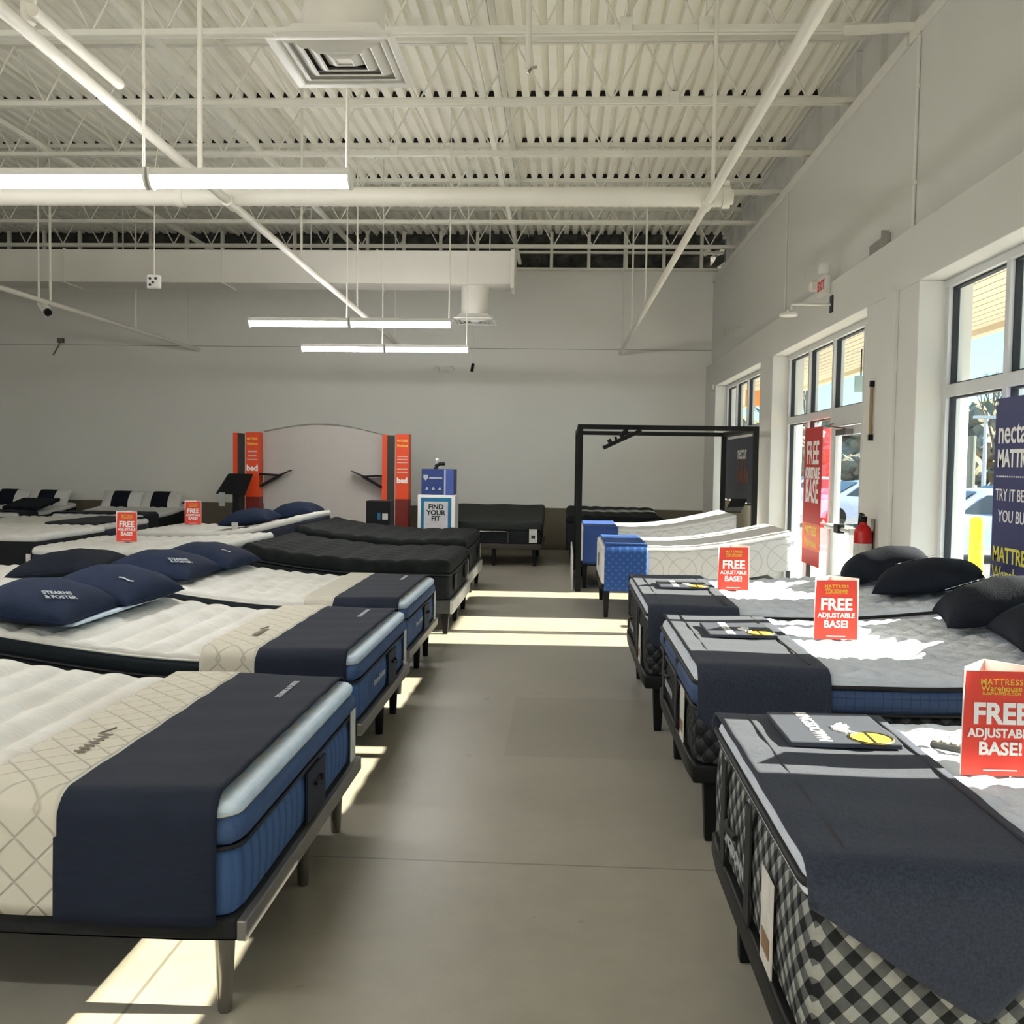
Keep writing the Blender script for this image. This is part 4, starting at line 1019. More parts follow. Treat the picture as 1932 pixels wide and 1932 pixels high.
# ---- signs
def sign(label, x0, y, z, wdt=0.225, hgt=0.315, rot=0.0):
    t = thing('tabletop_sign', label, 'sign', (x0 + wdt / 2, y, z), 'red free adjustable base signs')
    dx, dy = math.cos(rot), math.sin(rot)
    A = Vector((x0, y, z)); B = A + Vector((dx * wdt, dy * wdt, 0)); Cc = (A + B) / 2 + Vector((-dy, dx, 0)) * 0.13
    lean = Vector((-dy, dx, 0)) * 0.012
    nrm = Vector((dy, -dx, 0))
    up = Vector((0, 0, hgt)) + lean
    MB().prism([A, B, B + up, A + up], -nrm * 0.003).build('front_panel', RED, t)
    MB().prism([A - nrm * 0.004, Cc, Cc + Vector((0, 0, hgt + 0.012)), A - nrm * 0.004 + Vector((0, 0, hgt + 0.012))], (-0.003 * dx, 0.0, 0)).build('side_panel', SIDEW, t)
    MB().prism([B - nrm * 0.004, Cc, Cc + Vector((0, 0, hgt + 0.012)), B - nrm * 0.004 + Vector((0, 0, hgt + 0.012))], (0.003 * dx, 0, 0)).build('side_panel', SIDEW, t)
    xd = (B - A).normalized(); yd = up.normalized(); M_ = (A + B) / 2 + nrm * 0.0018
    def T(s, f, size, m, bold=0.0, sx=1.0, sp=1.0): text('lettering', s, size * wdt, m, t, M_ + yd * (hgt * f), xd, yd, bold=bold * wdt, sx=sx, ext=0.0005, space=sp)
    T('MATTRESS', 0.895, 0.105, INKY, 0.002, 1.0, 1.18); T('Warehouse', 0.835, 0.112, INKY, 0.002, 1.0, 1.0); T('SLEEPHAPPENS.COM', 0.787, 0.055, INKY, 0.001)
    T('FREE', 0.585, 0.385, INKW, 0.014, 0.93); T('ADJUSTABLE', 0.405, 0.165, INKW, 0.005, 0.92); T('BASE!', 0.255, 0.235, INKW, 0.008)
    pb = M_ + yd * (hgt * 0.055); MB().bar(pb - xd * wdt * 0.22, pb + xd * wdt * 0.22, 0.0012, 0.003).build('small_print', INKW, t)
sign('red FREE ADJUSTABLE BASE sign on the nearest right mattress', 1.155, 2.84, 0.775, 0.215, 0.30)
sign('red FREE ADJUSTABLE BASE sign on the second right mattress', 1.285, 5.02, 0.78, 0.215, 0.30)
sign('red FREE ADJUSTABLE BASE sign on the third right mattress', 1.10, 6.95, 0.78, 0.213, 0.30)

# ---- blue-covered pair with white mattresses
for k, (fx, y0, W, zt, rise) in enumerate(((0.42, 10.5, 1.55, 0.77, 0.20), (0.24, 13.0, 1.5, 0.80, 0.22))):
    wh = ('nearer', 'farther')[k]
    bed = RIGHT(fx, y0, 2.06, W, zt, rise=rise, rise_from=0.7)
    base('dark bed base under the %s white mattress with blue cover' % wh, Bed(bed.o, bed.du, bed.dv, 2.06, W, zt), 0.30, 0.36, [(0.06, 0.08), (0.06, W - 0.1), (1.8, 0.1), (1.8, W - 0.1)], 'square', 'bases of the blue-covered beds', m=BLACK)
    t = thing('mattress', '%s white mattress with royal blue foot cover' % wh, 'mattress', bed.base_loc(), 'white mattresses with blue covers')
    cushion('border', RINGS, t, bed, 0.0, 2.05, 0.0, W, 0.365, zt - 0.03, rt=0.03, nz=6)
    cushion('top_panel', WFAB, t, bed, 0.0, 2.05, 0.0, W, zt - 0.035, zt, rt=0.03, rb=0.004, top=lambda u, v: 0.004 * math.sin(20 * u) * math.sin(18 * v))
    mb = MB().lathe([(0.0, 0), (0.05, 0), (0.05, 0.003), (0, 0.003)], 0, 0, 0, 16)
    patch('emblem', mat('grey_print', (0.2, 0.19, 0.17), 0.6), t, bed, 'foot', 0.75, 0.50, 0.64, 0.12, off=0.004)
    runner('foot_cover', '%s royal blue foot cover over a white mattress' % wh, 'bed cover', bed, 0.03, 0.49, 0.42, 0.30, BLUEC if k == 0 else BLUEC2, 'royal blue foot covers', zref=zt + 0.006, rt=0.06, waves=0.003)
# dark mattress at far right
bed = BACK(0.05, 15.9, 2.0, 1.58, 0.80, rise=0.08)
base('black base under the dark mattress in the far right corner', Bed(bed.o, bed.du, bed.dv, 2.0, 1.58, 0.8), 0.25, 0.33, [(0.08, 0.1), (0.08, 1.45), (1.85, 0.1), (1.85, 1.45)], 'square', None, m=BLACK)
t = thing('mattress', 'dark tufted mattress in the far right corner', 'mattress', bed.base_loc())
cushion('border', mat('black_border', (0, 0, 0)), t, bed, 0, 1.98, 0, 1.58, 0.335, 0.69, rt=0.03)
cushion('tufted_top', TUFTB, t, bed, 0, 1.98, 0, 1.58, 0.69, 0.80, rt=0.05, rb=0.03, nu=40, nv=40, top=tuft)

# black mattress with its foot to the aisle, at the far wall
bed = BACK(-1.95, 15.6, 2.05, 1.63, 0.70, rise=0.22, rise_from=0.4)
bf = Bed(bed.o, bed.du, bed.dv, 2.05, 1.63, 0.7)
base('low brown bed base against the far wall', bf, 0.27, 0.36, [(0.08, 0.1), (0.08, 0.85), (0.08, 1.50), (1.9, 0.1), (1.9, 1.5)], 'square', None, m=mat('brown_base', (0.045, 0.038, 0.032), 0.7))
t = thing('mattress', 'black mattress with raised head against the far wall', 'mattress', bed.base_loc())
cushion('border', mat('black_border', (0, 0, 0)), t, bed, 0.0, 2.03, 0.02, 1.61, 0.365, 0.57, rt=0.03)
cushion('top_panel', mat('charcoal_top', (0.016, 0.020, 0.019), 0.8, noise=0.2, nscale=20), t, bed, 0, 2.03, 0, 1.63, 0.57, 0.70, rt=0.05, rb=0.03, top=lambda u, v: 0.008 * math.sin(9 * v + 3 * u))
patch('care_label', LABELW, t, bed, 'foot', 1.48, 0.38, 0.60, 0.13, off=0.008)
patch('label_print', INKB, t, bed, 'foot', 1.48, 0.45, 0.50, 0.06, off=0.0125, th=0.002)
mb = MB().tube([(-1.62, 15.57, 0.37), (-1.62, 15.57, 0.535), (-1.59, 15.57, 0.555), (-0.90, 15.57, 0.555), (-0.87, 15.57, 0.535), (-0.87, 15.57, 0.37)], 0.010, 8)
tag(mb.build('retainer_bar', CHROME), 'thin metal retainer bar at the foot of the far black mattress', 'retainer bar')

# ---- beds behind the left row
def plain_bed(key, bed, toplab, baselab, topm, sidem, zb=0.30, grp=None):
    base(baselab, Bed(bed.o, bed.du, bed.dv, bed.L, bed.W, bed.zt), zb - 0.06, zb, [(0.1, 0.1), (0.1, bed.W - 0.1), (bed.L - 0.15, 0.1), (bed.L - 0.15, bed.W - 0.1)], 'square', 'bases of the background beds', m=BLACK)
    t = thing('mattress', toplab, 'mattress', bed.base_loc(), grp)
    cushion('border', sidem, t, bed, 0.0, bed.L - 0.02, 0.0, bed.W, zb + 0.004, bed.zt - 0.07, rt=0.03, nu=20, nv=12)
    cushion('quilted_top', topm, t, bed, 0.0, bed.L - 0.02, 0.0, bed.W, bed.zt - 0.07, bed.zt, rt=0.04, rb=0.02, nu=50, nv=36, top=soft)
    return t
NB = mat('navy_border', (0.014, 0.020, 0.040), 0.7, noise=0.2, nscale=20)
BB = mat('black_border', (0, 0, 0))
plain_bed('c1', RIGHT(-5.35, 6.95, 2.05, 1.6, 0.66, rise=0.08), 'ivory mattress behind the head of the second left bed', 'base of the ivory mattress behind the second left bed', CREAM, NB, grp='ivory mattresses in the second row')
plain_bed('c2', RIGHT(-5.35, 9.55, 2.05, 1.6, 0.73, rise=0.08), 'ivory mattress carrying the larger of the two left signs', 'base of the ivory mattress with the larger left sign', CREAM, NB, grp='ivory mattresses in the second row')
plain_bed('c3', RIGHT(-5.35, 11.95, 2.15, 1.55, 0.73, rise=0.24, rise_from=0.9), 'ivory mattress with raised head beside the black beds', 'base of the ivory mattress beside the black beds', CREAM, NB, grp='ivory mattresses in the second row')
pillow('dark navy pillow on the ivory mattress behind the second left bed', -3.85, 7.5, 0.72, 0.7, 0.8, 0.20, 8, CHARF, (0, -5), 'dark pillows in the second row')
pillow('navy pillow with white tag beside the smaller left sign', -4.0, 12.4, 0.80, 0.62, 0.72, 0.22, 0, NAVYF, (0, -8), 'dark pillows in the second row')
pillow('navy pillow nearest the orange left column', -3.62, 13.15, 0.86, 0.62, 0.72, 0.22, 0, NAVYF, (0, -8), 'dark pillows in the second row')
tag(MB().box(-4.12, -4.04, 11.985, 11.99, 0.765, 0.86).build('hang_tag', LABELW), 'white tag hanging off a navy pillow on the mattress beside the black beds', 'tag')
sign('red FREE ADJUSTABLE BASE sign on the ivory mattress at left, larger one', -4.78, 10.25, 0.75, 0.225, 0.31)
sign('red FREE ADJUSTABLE BASE sign farther back at left, smaller one', -5.15, 13.1, 0.75, 0.225, 0.31)
t = plain_bed('t1', LEFT(-5.62, 10.2, 2.05, 1.6, 0.80), 'black-sided mattress with a white label at the left edge', 'base of the black-sided mattress at the left edge', CREAM, BB)
b1 = LEFT(-5.62, 10.2, 2.05, 1.6, 0.80)
patch('care_label', LABELW, t, b1, 'near', 0.10, 0.42, 0.60, 0.05)
t = plain_bed('t2', LEFT(-6.15, 12.7, 2.05, 1.6, 0.74), 'navy mattress with white top edge behind the label at left', 'base of the navy mattress at far left', CREAM, NB)
runner('bed_runner', 'black runner over the navy mattress at far left', 'bed runner', LEFT(-6.15, 12.7, 2.05, 1.6, 0.74), 0.02, 0.75, 0.12, 0.1, mat('black_runner', (0.014, 0.017, 0.024), 0.8), zref=0.752)
for k, (x0, wd, who) in enumerate(((-8.78, 1.62, 'nearer the orange columns'), (-11.0, 1.65, 'at the left edge'))):
    bed = BACK(x0, 16.35, 2.1, wd, 0.66, rise=0.10)
    plain_bed('w%d' % k, bed, 'white mattress with striped pillows against the far wall, %s' % who, 'base of the white mattress against the far wall, %s' % who, WFAB, BB, grp='white mattresses against the far wall')
    runner('bed_runner', 'black runner over the white mattress against the far wall, %s' % who, 'bed runner', bed, 0.02, 0.62, 0.2, 0.2, mat('black_runner', (0, 0, 0)), 'black runners against the far wall', zref=0.675)
    for q in range(2):
        pillow('white pillow with black band, %s, %s one' % (who, ('left', 'right')[q]), x0 + wd * (0.27 + 0.47 * q), 18.2, 0.80, 0.80, 0.42, 0.17, 0, WFAB, (55, 0), 'banded pillows against the far wall', band=(-0.42, 0.42))
tag(MB().prism([(-9.9, 16.8, 0.70), (-9.2, 16.8, 0.70), (-9.2, 17.5, 0.83), (-9.9, 17.5, 0.83)], (0, 0, 0.06)).build('folded_blanket', CHARF, bevel=0.02), 'folded black blanket on the white mattress at the left edge', 'blanket')

# ---- black test frame around the farther blue-covered bed
t = thing('test_stand', 'tall black metal frame standing around the farther blue-covered bed', 'stand', (1.32, 14, 0))
for y, nm in ((12.7, 'near'), (15.2, 'far')):
    for x_ in (0.205, 2.44):
        MB().box(x_ - 0.035, x_ + 0.035, y - 0.035, y + 0.035, 0, 2.16).build('post', BLACK, t)
    MB().box(0.24, 2.405, y - 0.03, y + 0.03, 2.10, 2.16).build('cross_bar', BLACK, t)
for x_ in (0.205, 2.44):
    MB().box(x_ - 0.03, x_ + 0.03, 12.735, 15.165, 2.10, 2.16).build('side_bar', BLACK, t)
t = thing('sensor_arm', 'black slanted camera arm hanging from the frame bar', 'camera arm', (0.75, 12.7, 2.0))
mb = MB().bar((0.98, 12.66, 2.09), (0.50, 12.64, 1.86), 0.09, 0.05); mb.build('arm', BLACK, t, bevel=0.008)
mb = MB().bar((0.80, 12.66, 2.11), (0.72, 12.65, 2.0), 0.05, 0.05); mb.build('bracket', BLACKP, t)
mb = MB().tube([(0.56, 12.6, 1.93), (0.60, 12.6, 1.96)], 0.03, 10).tube([(0.64, 12.6, 1.98), (0.67, 12.6, 1.99)], 0.022, 10); mb.build('lens', BLACKP, t)
t = thing('tablet', 'black tablet on the right post of the black frame', 'tablet', (2.2, 12.7, 1.2))
mb = MB().prism([(2.06, 12.62, 1.06), (2.26, 12.62, 1.06), (2.36, 12.75, 1.22), (2.16, 12.75, 1.22)], (0, -0.01, 0.015)); mb.build('screen', BLACKP, t)
MB().bar((2.25, 12.70, 1.16), (2.41, 12.7, 1.16), 0.03, 0.02).build('mount', BLACK, t)
tag(MB().box(0.125, 0.145, 12.85, 15.0, 0.0, 0.46).build('base_board', LABELW, bevel=0.003), 'pale board standing along the left side of the black frame', 'board')
# poster and beige panel in the far window
t = thing('window_poster', 'dark navy poster with bed picture in the far window', 'poster', (2.80, 15.8, 1.1))
MB().box(2.79, 2.80, 14.45, 17.25, 1.10, 2.16).build('panel', mat('midnight_poster', (0.010, 0.016, 0.045), 0.5, noise=0.2, nscale=3), t)
text('lettering', 'nectar', 0.30, INKW, t, (2.788, 15.6, 1.86), (0, -1, 0), (0, 0, 1), bold=0.004)
MB().box(2.784, 2.79, 14.6, 16.6, 1.15, 1.40).build('picture', mat('slate_print', (0.05, 0.055, 0.075), 0.6, noise=0.3, nscale=8), t)
mb = MB()
for q in range(5): mb.box(2.785, 2.79, 15.0 + 0.22 * q, 15.12 + 0.22 * q, 1.40, 1.55 + 0.1 * (q % 3))
mb.build('picture', mat('rust_print', (0.20, 0.06, 0.03), 0.6), t)
MB().box(2.782, 2.79, 14.5, 16.9, 2.10, 2.14).build('top_rail', SIDEW, t)
tag(MB().box(2.76, 2.785, 14.3, 17.4, 0.10, 1.08).build('window_panel', mat('beige_panel', (0.40, 0.37, 0.29), 0.7)), 'beige panel below the navy poster in the far window', 'panel')

# ---- orange kiosk with two columns, arch and shelves
def column(x, label, dark_low):
    t = thing('kiosk_column', label, 'display column', (x, 16.3, 0), 'orange kiosk columns')
    MB().box(x + 0.09, x + 0.235, 16.22, 16.42, 0, 2.08).build('core', mat('grey_core', (0.035, 0.033, 0.028), 0.6), t)
    MB().box(x, x + 0.09, 16.24, 16.42, 0.0, 2.09).build('narrow_panel', ORANGE, t, bevel=0.004)
    MB().box(x + 0.235, x + 0.46, 16.18, 16.42, 1.02, 2.10).build('wide_panel', ORANGE, t, bevel=0.004)
    MB().box(x + 0.235, x + 0.46, 16.18, 16.42, 0, 1.02).build('lower_panel', DKRED, t)
    MB().box(x + 0.225, x + 0.235, 16.175, 16.42, 0, 2.09).build('edge_strip', mat('pink_edge', (0.5, 0.36, 0.36), 0.5), t)
    cx, yy = x + 0.35, 16.178
    def T(s, z, size, m, bold=0.002, sx=1.0): text('lettering', s, size, m, t, (cx, yy, z), (1, 0, 0), (0, 0, 1), bold=bold, sx=sx)
    T('MATTRESS', 1.99, 0.055, INKY, 0.002, 0.7); T('Warehouse', 1.91, 0.055, INKY, 0.002, 0.7)
    if not dark_low:
        mb = MB()
        for z, hw, hh in ((1.78, 0.075, 0.014), (1.71, 0.07, 0.014), (1.645, 0.085, 0.008)): mb.box(cx - hw, cx + hw, yy - 0.002, yy, z - hh, z + hh)
        mb.build('small_print', mat('pink_print', (0.72, 0.42, 0.38), 0.5), t)
        T('bed', 1.50, 0.13, INKW, 0.006)
    else:
        mb = MB()
        for z in (1.73, 1.68, 1.63, 1.52, 1.47): mb.box(cx - 0.085, cx + 0.085, yy - 0.002, yy, z - 0.009, z + 0.009)
        mb.build('small_print', mat('pink_print', (0.72, 0.42, 0.38), 0.5), t)
        T('bed', 1.33, 0.12, INKW, 0.006)
column(-5.56, 'left orange display column of the kiosk', False)
column(-3.03, 'right orange display column of the kiosk', True)
# curved back panel
mb = MB(); pts = []
for k in range(25):
    f = k / 24; pts.append((-5.10 + 2.07 * f, 2.12 + 0.155 * math.sin(math.pi * f) - 0.03 * f))
poly = [(px, 16.46, pz) for px, pz in pts] + [(-3.03, 16.46, 0), (-5.10, 16.46, 0)]
mb.prism(poly, (0, 0.03, 0))
t = thing('kiosk_back_panel', 'pale arched panel between the orange columns', 'panel', (-4.06, 16.47, 0))
mb.build('panel', mat('pale_panel', (0.47, 0.44, 0.42), 0.7, noise=0.02), t)
MB().tube([(px, 16.45, pz) for px, pz in pts], 0.012, 8).build('rim', mat('rim_grey', (0.28, 0.27, 0.24), 0.5), t)
for sx_, x0, lb in ((1, -5.10, 'black triangular shelf on the left orange column'), (-1, -3.03, 'black triangular shelf on the right orange column')):
    mb = MB().prism([(x0, 16.2, 1.42), (x0 + sx_ * 0.33, 16.2, 1.40), (x0 + sx_ * 0.53, 16.2, 1.48), (x0 + sx_ * 0.30, 16.2, 1.37), (x0, 16.2, 1.385)], (0, 0.2, 0))
    mb.bar((x0, 16.3, 1.20), (x0 + sx_ * 0.33, 16.3, 1.385), 0.16, 0.03)
    tag(mb.build('corner_shelf', BLACKP), lb, 'shelf', 'kiosk shelves')
t = thing('kiosk_tablet', 'black tablet kiosk on a stand left of the orange column', 'tablet', (-5.4, 15.8, 0))
MB().prism([(-5.66, 15.7, 1.08), (-5.18, 15.7, 1.06), (-5.10, 15.85, 1.41), (-5.50, 15.85, 1.41)], (0, 0.04, 0)).build('screen', BLACKP, t)
MB().box(-5.40, -5.30, 15.76, 15.84, 0, 1.12).build('stand', BLACKP, t)
MB().box(-5.58, -5.16, 15.6, 16.0, 0, 0.03).build('foot', BLACKP, t)
MB().box(-5.60, -5.5, 15.68, 15.70, 0.88, 1.10).build('card_holder', mat('clear_plastic', (0.35, 0.36, 0.36), 0.2), t)
t = thing('display_box', 'black display box with blue print in front of the right orange column', 'box', (-2.68, 14.2, 0))
MB().box(-2.86, -2.51, 14.1, 14.45, 0, 1.07).build('case', BLACKP, t, bevel=0.006)
MB().box(-2.69, -2.65, 14.094, 14.1, 0.80, 0.90).build('blue_print', TEAL, t)
MB().box(-2.62, -2.54, 14.094, 14.1, 0.80, 0.89).build('white_card', LABELW, t)
# pedestal cube and blue box
t = thing('pedestal', 'white and teal pedestal reading FIND YOUR FIT', 'pedestal', (-1.95, 15.1, 0))
MB().box(-2.24, -1.66, 15.0, 15.5, 0, 1.14).build('body', SIDEW, t, bevel=0.006)
MB().box(-2.19, -1.72, 14.994, 15.0, 0.4, 1.10).build('teal_frame', TEAL, t)
MB().box(-2.14, -1.77, 14.988, 14.994, 0.4, 1.04).build('white_field', mat('lilac_white', (0.55, 0.54, 0.58), 0.6), t)
for s, z in (('FIND', 0.955), ('YOUR', 0.865), ('FIT', 0.775)):
    text('lettering', s, 0.105, INKB, t, (-1.955, 14.987, z), (1, 0, 0), (0, 0, 1), bold=0.004)
t = thing('product_box', 'blue product box standing on the pedestal', 'box', (-1.94, 15.25, 1.14))
MB().box(-2.19, -1.69, 15.04, 15.46, 1.141, 1.54).build('carton', mat('carton_blue', srgb(36, 58, 120), 0.5, noise=0.05), t, bevel=0.004)
MB().box(-1.84, -1.815, 15.034, 15.04, 1.145, 1.535).build('white_stripe', mat('pale_stripe', (0.4, 0.44, 0.6), 0.5), t)
MB().box(-1.815, -1.692, 15.035, 15.04, 1.145, 1.535).build('light_side', mat('carton_light_blue', srgb(66, 88, 160), 0.5), t)
MB().box(-2.07, -1.87, 15.034, 15.037, 1.39, 1.415).build('print', THREAD, t)
MB().prism([(-2.16, 15.037, 1.45), (-2.09, 15.037, 1.45), (-2.09, 15.037, 1.40), (-2.125, 15.037, 1.36), (-2.16, 15.037, 1.40)], (0, -0.002, 0)).build('shield', THREAD, t)
mb = MB()
for q in range(3): mb.prism([(-2.13 + 0.1 * q, 15.037, 1.22), (-2.08 + 0.1 * q, 15.037, 1.22), (-2.105 + 0.1 * q, 15.037, 1.27)], (0, -0.003, 0))
mb.build('icons', THREAD, t)
t = thing('headset', 'small dark gadget with white ball on top of the blue box', 'gadget', (-1.94, 15.2, 1.54))
MB().tube([(-2.0, 15.2, 1.575), (-1.93, 15.2, 1.62), (-1.85, 15.2, 1.62)], 0.028, 10).box(-2.02, -1.96, 15.15, 15.25, 1.541, 1.57).build('body', BLACKP, t, smooth=True)
MB().lathe([(0.005, -0.03), (0.026, -0.018), (0.032, 0), (0.026, 0.018), (0.005, 0.03)], -1.97, 15.2, 1.68, 14).build('ball', WHITE, t, smooth=True)
MB().tube([(-1.975, 15.2, 1.60), (-1.97, 15.2, 1.66)], 0.008, 6).build('neck', WHITE, t)

# ------------------------------------------------------------------ posters in the near windows
t = thing('window_banner', 'navy banner with nectar lettering hanging in the near window', 'banner', (2.79, 6.1, 0.6))
MB().box(2.785, 2.79, 5.70, 6.52, 0.45, 2.11).build('panel', POSTER, t)
yd = (0, 0, 1); xd = (0, -1, 0); px = 2.783
def BT(s, y, z, size, m, bold=0.003, sx=1.0): text('lettering', s, size, m, t, (px, y, z), xd, yd, align='LEFT', bold=bold, sx=sx)
BT('nectar', 6.475, 1.885, 0.205, INKW, 0.003, 0.88); BT('MATTRESS', 6.47, 1.72, 0.150, INKW, 0.005, 0.80)
BT('TRY IT BEFORE', 6.48, 1.49, 0.108, INKW, 0.0005, 0.86); BT('YOU BUY IT', 6.43, 1.355, 0.108, INKW, 0.0005, 0.92)
BT('MATTRESS', 6.49, 1.11, 0.135, INKYL, 0.003, 0.90); BT('Warehouse', 6.49, 0.985, 0.14, INKYL, 0.001, 0.88)
mb = MB()
for k in range(26): mb.box(px - 0.001, px + 0.001, 6.475 - 0.03 * k, 6.46 - 0.03 * k, 1.605, 1.615)
mb.build('dotted_line', INKW, t)
mb = MB()
for yy in (6.495, 5.725): mb.tube([(2.781, yy, 2.08), (2.785, yy, 2.08)], 0.012, 12)
mb.build('grommets', SIDEW, t)
t = thing('window_banner', 'tall red FREE ADJUSTABLE BASE banner beside the door', 'banner', (2.80, 11.1, 0.3))
MB().box(2.795, 2.80, 10.83, 11.60, 0.55, 2.10).build('panel', mat('banner_red', srgb(186, 40, 40), 0.5, noise=0.03), t)
MB().box(2.794, 2.7955, 10.83, 11.60, 0.72, 1.02).build('yellow_field', mat('banner_orange', srgb(222, 96, 40), 0.5), t)
for s, z, sz, sxx in (('FREE', 1.80, 0.36, 0.72), ('ADJUSTABLE', 1.58, 0.17, 0.66), ('BASE', 1.37, 0.36, 0.72)):
    text('lettering', s, sz, INKW, t, (2.793, 11.215, z), xd, yd, bold=0.008, sx=sxx)
text('lettering', 'MATTRESS', 0.14, INKY, t, (2.793, 11.215, 0.93), xd, yd, bold=0.004, sx=0.8)
text('lettering', 'Warehouse', 0.14, INKY, t, (2.793, 11.215, 0.80), xd, yd, bold=0.003, sx=0.8)
# unseen banners added to block sun and shape the bands on beds and floor
for y0, y1, lb in ((3.49, 4.62, 'added navy sun blocker in the window right of the picture'), (1.92, 2.82, 'added navy sun blocker in the window beside the nearest right bed'), (-0.6, 0.25, 'added navy sun blocker in the window behind the photographer')):
    tag(MB().box(2.785, 2.79, y0, y1, 0.45, 2.11).build('window_banner', POSTER), lb, 'banner')

# ------------------------------------------------------------------ outside
PAVE = mat('outdoor_concrete', (0.55, 0.535, 0.50), 0.85, noise=0.1, nscale=2)
ASPH = mat('asphalt', (0.115, 0.12, 0.13), 0.9, noise=0.15, nscale=3)
struct(MB().box(3.05, 5.6, -20, 60, -0.22, -0.02).build('ground_sidewalk', PAVE))
struct(MB().box(5.6, 150, -60, 160, -0.3, -0.18).build('ground_lot', ASPH))
SOFF = mat('canopy_siding', (0.52, 0.46, 0.35), 0.7, noise=0.03)
mb = MB()
x = 3.15
while x < 4.75:
    mb.box(x, x + 0.115, -20, 40, 3.26, 3.30); mb.box(x + 0.115, x + 0.13, -20, 40, 3.275, 3.30); x += 0.13
struct(mb.build('ceiling_canopy_soffit', SOFF))
struct(MB().box(4.72, 4.85, -20, 40, 3.20, 4.6).box(3.05, 4.72, -20, 40, 3.5, 3.6).build('wall_canopy_fascia', SOFF))
struct(MB().box(3.05, 3.3, YB, 40, 0, 4).build('wall_neighbour', SOFF))
t = thing('blade_sign', 'orange sign hanging under the canopy beyond the far window', 'sign', (3.85, 20, 2.9))
MB().box(3.62, 4.1, 19.98, 20.02, 2.86, 3.18).build('panel', mat('outdoor_orange', srgb(236, 150, 70), 0.6), t)
MB().tube([(3.7, 20, 3.18), (3.7, 20, 3.31)], 0.01, 6).tube([(4.0, 20, 3.18), (4.0, 20, 3.31)], 0.01, 6).build('hanger', BLACK, t)
t = thing('blade_sign', 'grey square sign hanging under the canopy outside the door', 'sign', (4.0, 13.6, 2.7))
MB().box(3.92, 4.3, 13.58, 13.62, 2.68, 2.90).build('panel', mat('teal_grey', (0.25, 0.36, 0.36), 0.6), t)
MB().tube([(4.0, 13.6, 2.9), (4.0, 13.6, 3.31)], 0.01, 6).tube([(4.2, 13.6, 2.9), (4.2, 13.6, 3.31)], 0.01, 6).build('hanger', BLACK, t)
tag(MB().lathe([(0.095, 0), (0.095, 1.20), (0.08, 1.235), (0.04, 1.255)], 5.45, 13.2, -0.22, 24).build('bollard', YELLOW, smooth=True), 'yellow bollard outside the near window', 'bollard')
tag(MB().tube([(13.2, 32.6, -0.2), (13.2, 32.6, 2.75)], 0.12, 10).build('sign_post', mat('olive_post', (0.13, 0.14, 0.11), 0.7)), 'dark post in the parking lot behind the yellow bollard', 'post')
t = thing('street_lamp', 'slim pale lamp post in the parking lot', 'street lamp', (19.2, 46, 0))
MB().tube([(19.2, 46, -0.2), (19.2, 46, 4.0)], 0.11, 10, 0.07).build('pole', LABELW, t)
MB().box(18.7, 19.7, 45.8, 46.2, 4.0, 4.12).build('lamp_head', LABELW, t)

def car(label, cx, cy, rot, col, grp='parked cars outside'):
    R = Matrix.Rotation(rot, 3, 'Z'); z0 = -0.18
    def W(x, y, z): 
        v = R @ Vector((x, y, 0)); return (cx + v.x, cy + v.y, z0 + z)
    t = thing('car', label, 'car', (cx, cy, z0), grp)
    prof = [(-2.2, 0.30), (-2.25, 0.62), (-2.1, 0.86), (-1.3, 0.98), (-0.55, 1.40), (0.0, 1.46), (0.75, 1.42), (1.45, 1.02), (2.1, 0.95), (2.22, 0.65), (2.15, 0.30)]
    rows = []
    for yy, s in ((-0.88, 0.90), (-0.80, 0.985), (-0.55, 1.0), (0.55, 1.0), (0.80, 0.985), (0.88, 0.90)):
        rows.append([W(x, yy * (1.0 if z < 1.0 else 0.86), 0.3 + (z - 0.3) * s) for x, z in prof])
    n = len(prof); V = [p for r in rows for p in r]
    F = [(i * n + k, i * n + (k + 1) % n, (i + 1) * n + (k + 1) % n, (i + 1) * n + k) for i in range(5) for k in range(n)]
    F += [tuple(range(n)), tuple(5 * n + k for k in range(n))[::-1]]
    MB().add(V, F).build('body', mat('car_paint_' + label[:6], col, 0.25, metal=0.2, noise=0.02), t, smooth=True, angle=50)
    g = mat('car_glass', (0.03, 0.04, 0.05), 0.1)
    MB().add([W(-1.28, -0.66, 1.0), W(-1.28, 0.66, 1.0), W(-0.60, 0.6, 1.39), W(-0.60, -0.6, 1.39)], [(0, 1, 2, 3)]).add([W(-1.31, -0.66, 1.01), W(-1.31, 0.66, 1.01), W(-0.62, 0.6, 1.41), W(-0.62, -0.6, 1.41)], [(3, 2, 1, 0)]).build('windscreen', g, t)
    for s in (-1, 1):
        MB().prism([W(-1.1, s * 0.84, 0.98), W(-0.5, s * 0.77, 1.34), W(0.7, s * 0.77, 1.34), W(1.25, s * 0.84, 0.98)], (R @ Vector((0, s * 0.02, 0)))).build('side_window', g, t)
        for xx in (-1.4, 1.4):
            MB().tube([W(xx, s * 0.72, 0.32), W(xx, s * 0.90, 0.32)], 0.32, 20).build('wheel', BLACKP, t, smooth=True)
        MB().box(0, 0.01, 0, 0.01, 0, 0.01)
    return t
car('silver sedan parked closest to the yellow bollard', 8.6, 20.4, math.radians(10), (0.33, 0.39, 0.47))
car('white car parked behind the silver sedan', 12.2, 27.0, math.radians(5), (0.46, 0.46, 0.48))
car('pale car seen through the door glass', 9.6, 31.5, math.radians(8), (0.34, 0.39, 0.52))
car('light car seen through the sidelight left of the red banner', 10.8, 43.0, math.radians(5), (0.42, 0.46, 0.54))

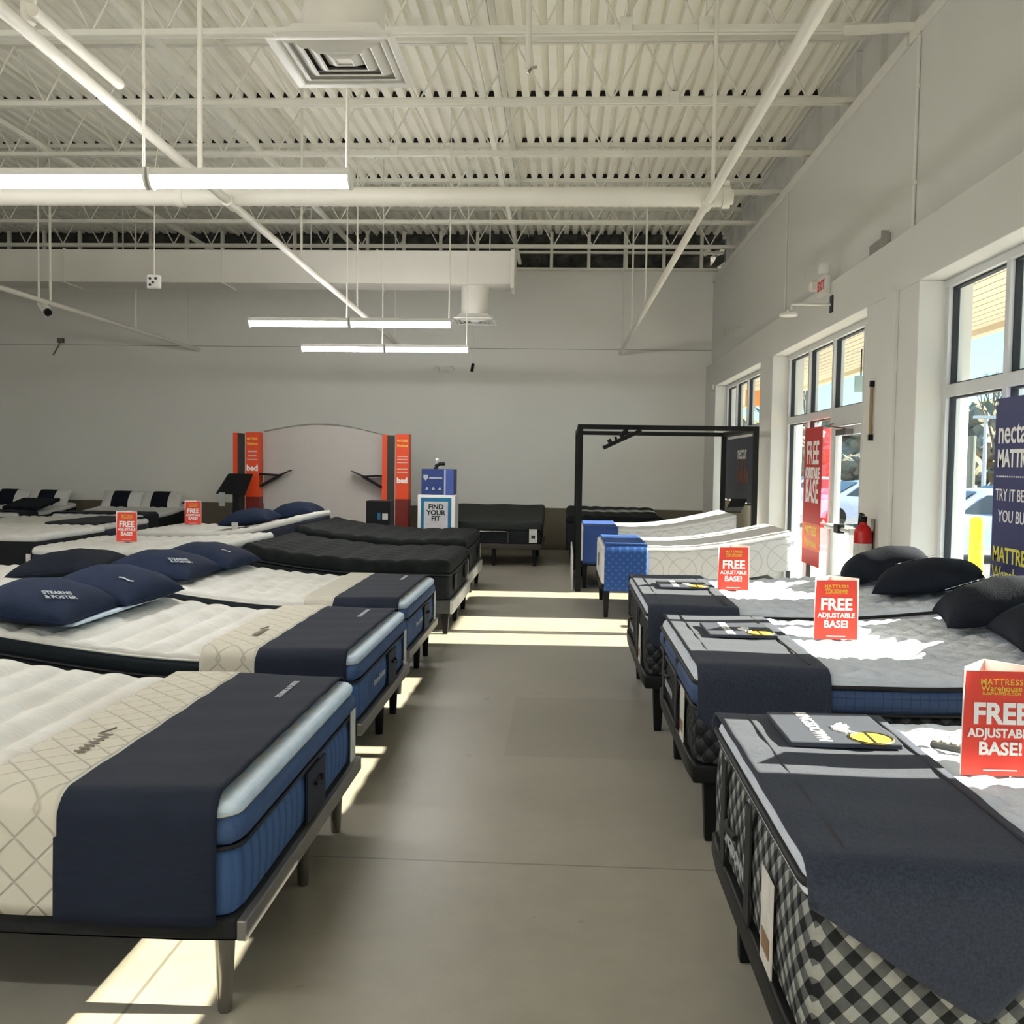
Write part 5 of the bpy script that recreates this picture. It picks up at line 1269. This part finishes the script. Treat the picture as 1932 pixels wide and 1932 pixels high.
LEAF = [mat('olive_foliage', (0.17, 0.165, 0.095), 0.9, noise=0.5, nscale=2.0, bump=0.6, bscale=4), mat('tan_foliage', (0.23, 0.195, 0.13), 0.9, noise=0.5, nscale=2.0, bump=0.6, bscale=4), mat('green_foliage', (0.105, 0.135, 0.07), 0.9, noise=0.5, nscale=2.0, bump=0.6, bscale=4)]
BARK = mat('bark', (0.16, 0.13, 0.10), 0.9, noise=0.2)
def ico():
    import bmesh
    bm = bmesh.new(); bmesh.ops.create_icosphere(bm, subdivisions=2, radius=1)
    V = [v.co.copy() for v in bm.verts]; F = [tuple(v.index for v in f.verts) for f in bm.faces]; bm.free(); return V, F
ICO = ico()
def tree(label, x, y, h, r, m):
    t = thing('tree', label, 'tree', (x, y, -0.2), 'trees beyond the parking lot')
    MB().tube([(x, y, -0.2), (x + 0.1, y, h * 0.55)], 0.22, 8, 0.12).build('trunk', BARK, t)
    mb = MB()
    for k in range(80):
        a = random.uniform(0, 6.28); q = random.random() ** 0.5; zz = random.uniform(0.12, 0.92)
        wdt = r * (1.0 - 0.55 * max(0, zz - 0.45) / 0.5)
        c = Vector((x + wdt * q * math.cos(a), y + wdt * q * math.sin(a), h * zz)); s = random.uniform(0.14, 0.30) * r
        mb.add([c + Vector((v.x, v.y, v.z * 0.9)) * s * random.uniform(0.6, 1.35) for v in ICO[0]], ICO[1])
    mb.build('crown', m, t)
def bare_tree(label, x, y, h):
    t = thing('tree', label, 'tree', (x, y, -0.2), 'bare trees beyond the parking lot')
    mb = MB()
    def grow(p, d, l, r, k):
        q = p + d * l; mb.tube([p, q], r, 5, r * 0.65)
        if k == 0: return
        for _ in range(3):
            dd = (d + Vector((random.uniform(-.6, .6), random.uniform(-.6, .6), random.uniform(-.1, .4)))).normalized(); grow(q, dd, l * 0.72, r * 0.6, k - 1)
    grow(Vector((x, y, -0.2)), Vector((0, 0, 1)), h * 0.34, 0.13, 4)
    mb.build('branches', BARK, t)
tl = [(9, 74, 6.0, 2.5, 2), (16.5, 72, 5.6, 2.5, 0), (23.0, 73, 6.2, 2.5, 1), (28.7, 71, 6.6, 2.6, 0), (35.5, 69, 6.2, 2.5, 1), (43, 66, 6.2, 2.5, 2), (5.6, 60, 5.0, 2.1, 1), (11.6, 62, 4.8, 2.2, 0), (17.8, 62, 5.0, 2.3, 1), (24.6, 61.5, 5.4, 2.6, 1), (32, 59, 4.8, 2.2, 2), (39.5, 55, 4.6, 2.2, 0)]
posn = ['green', 'olive', 'tan']
for i, (x_, y_, h_, r_, k_) in enumerate(tl):
    tree('%s leafy tree in the %s row beyond the parking lot, %s from the left' % (('olive', 'tan', 'green')[k_], 'back' if i < 6 else 'front', ['first', 'second', 'third', 'fourth', 'fifth', 'sixth'][i % 6]), x_, y_, h_, r_, LEAF[k_])
bare_tree('bare branching tree seen through the pane by the yellow bollard', 21.5, 50, 7.0)
bare_tree('bare slender tree seen above the door', 15.0, 48, 7.5)
bare_tree('bare tree seen over the red banner', 12.5, 50, 7.0)
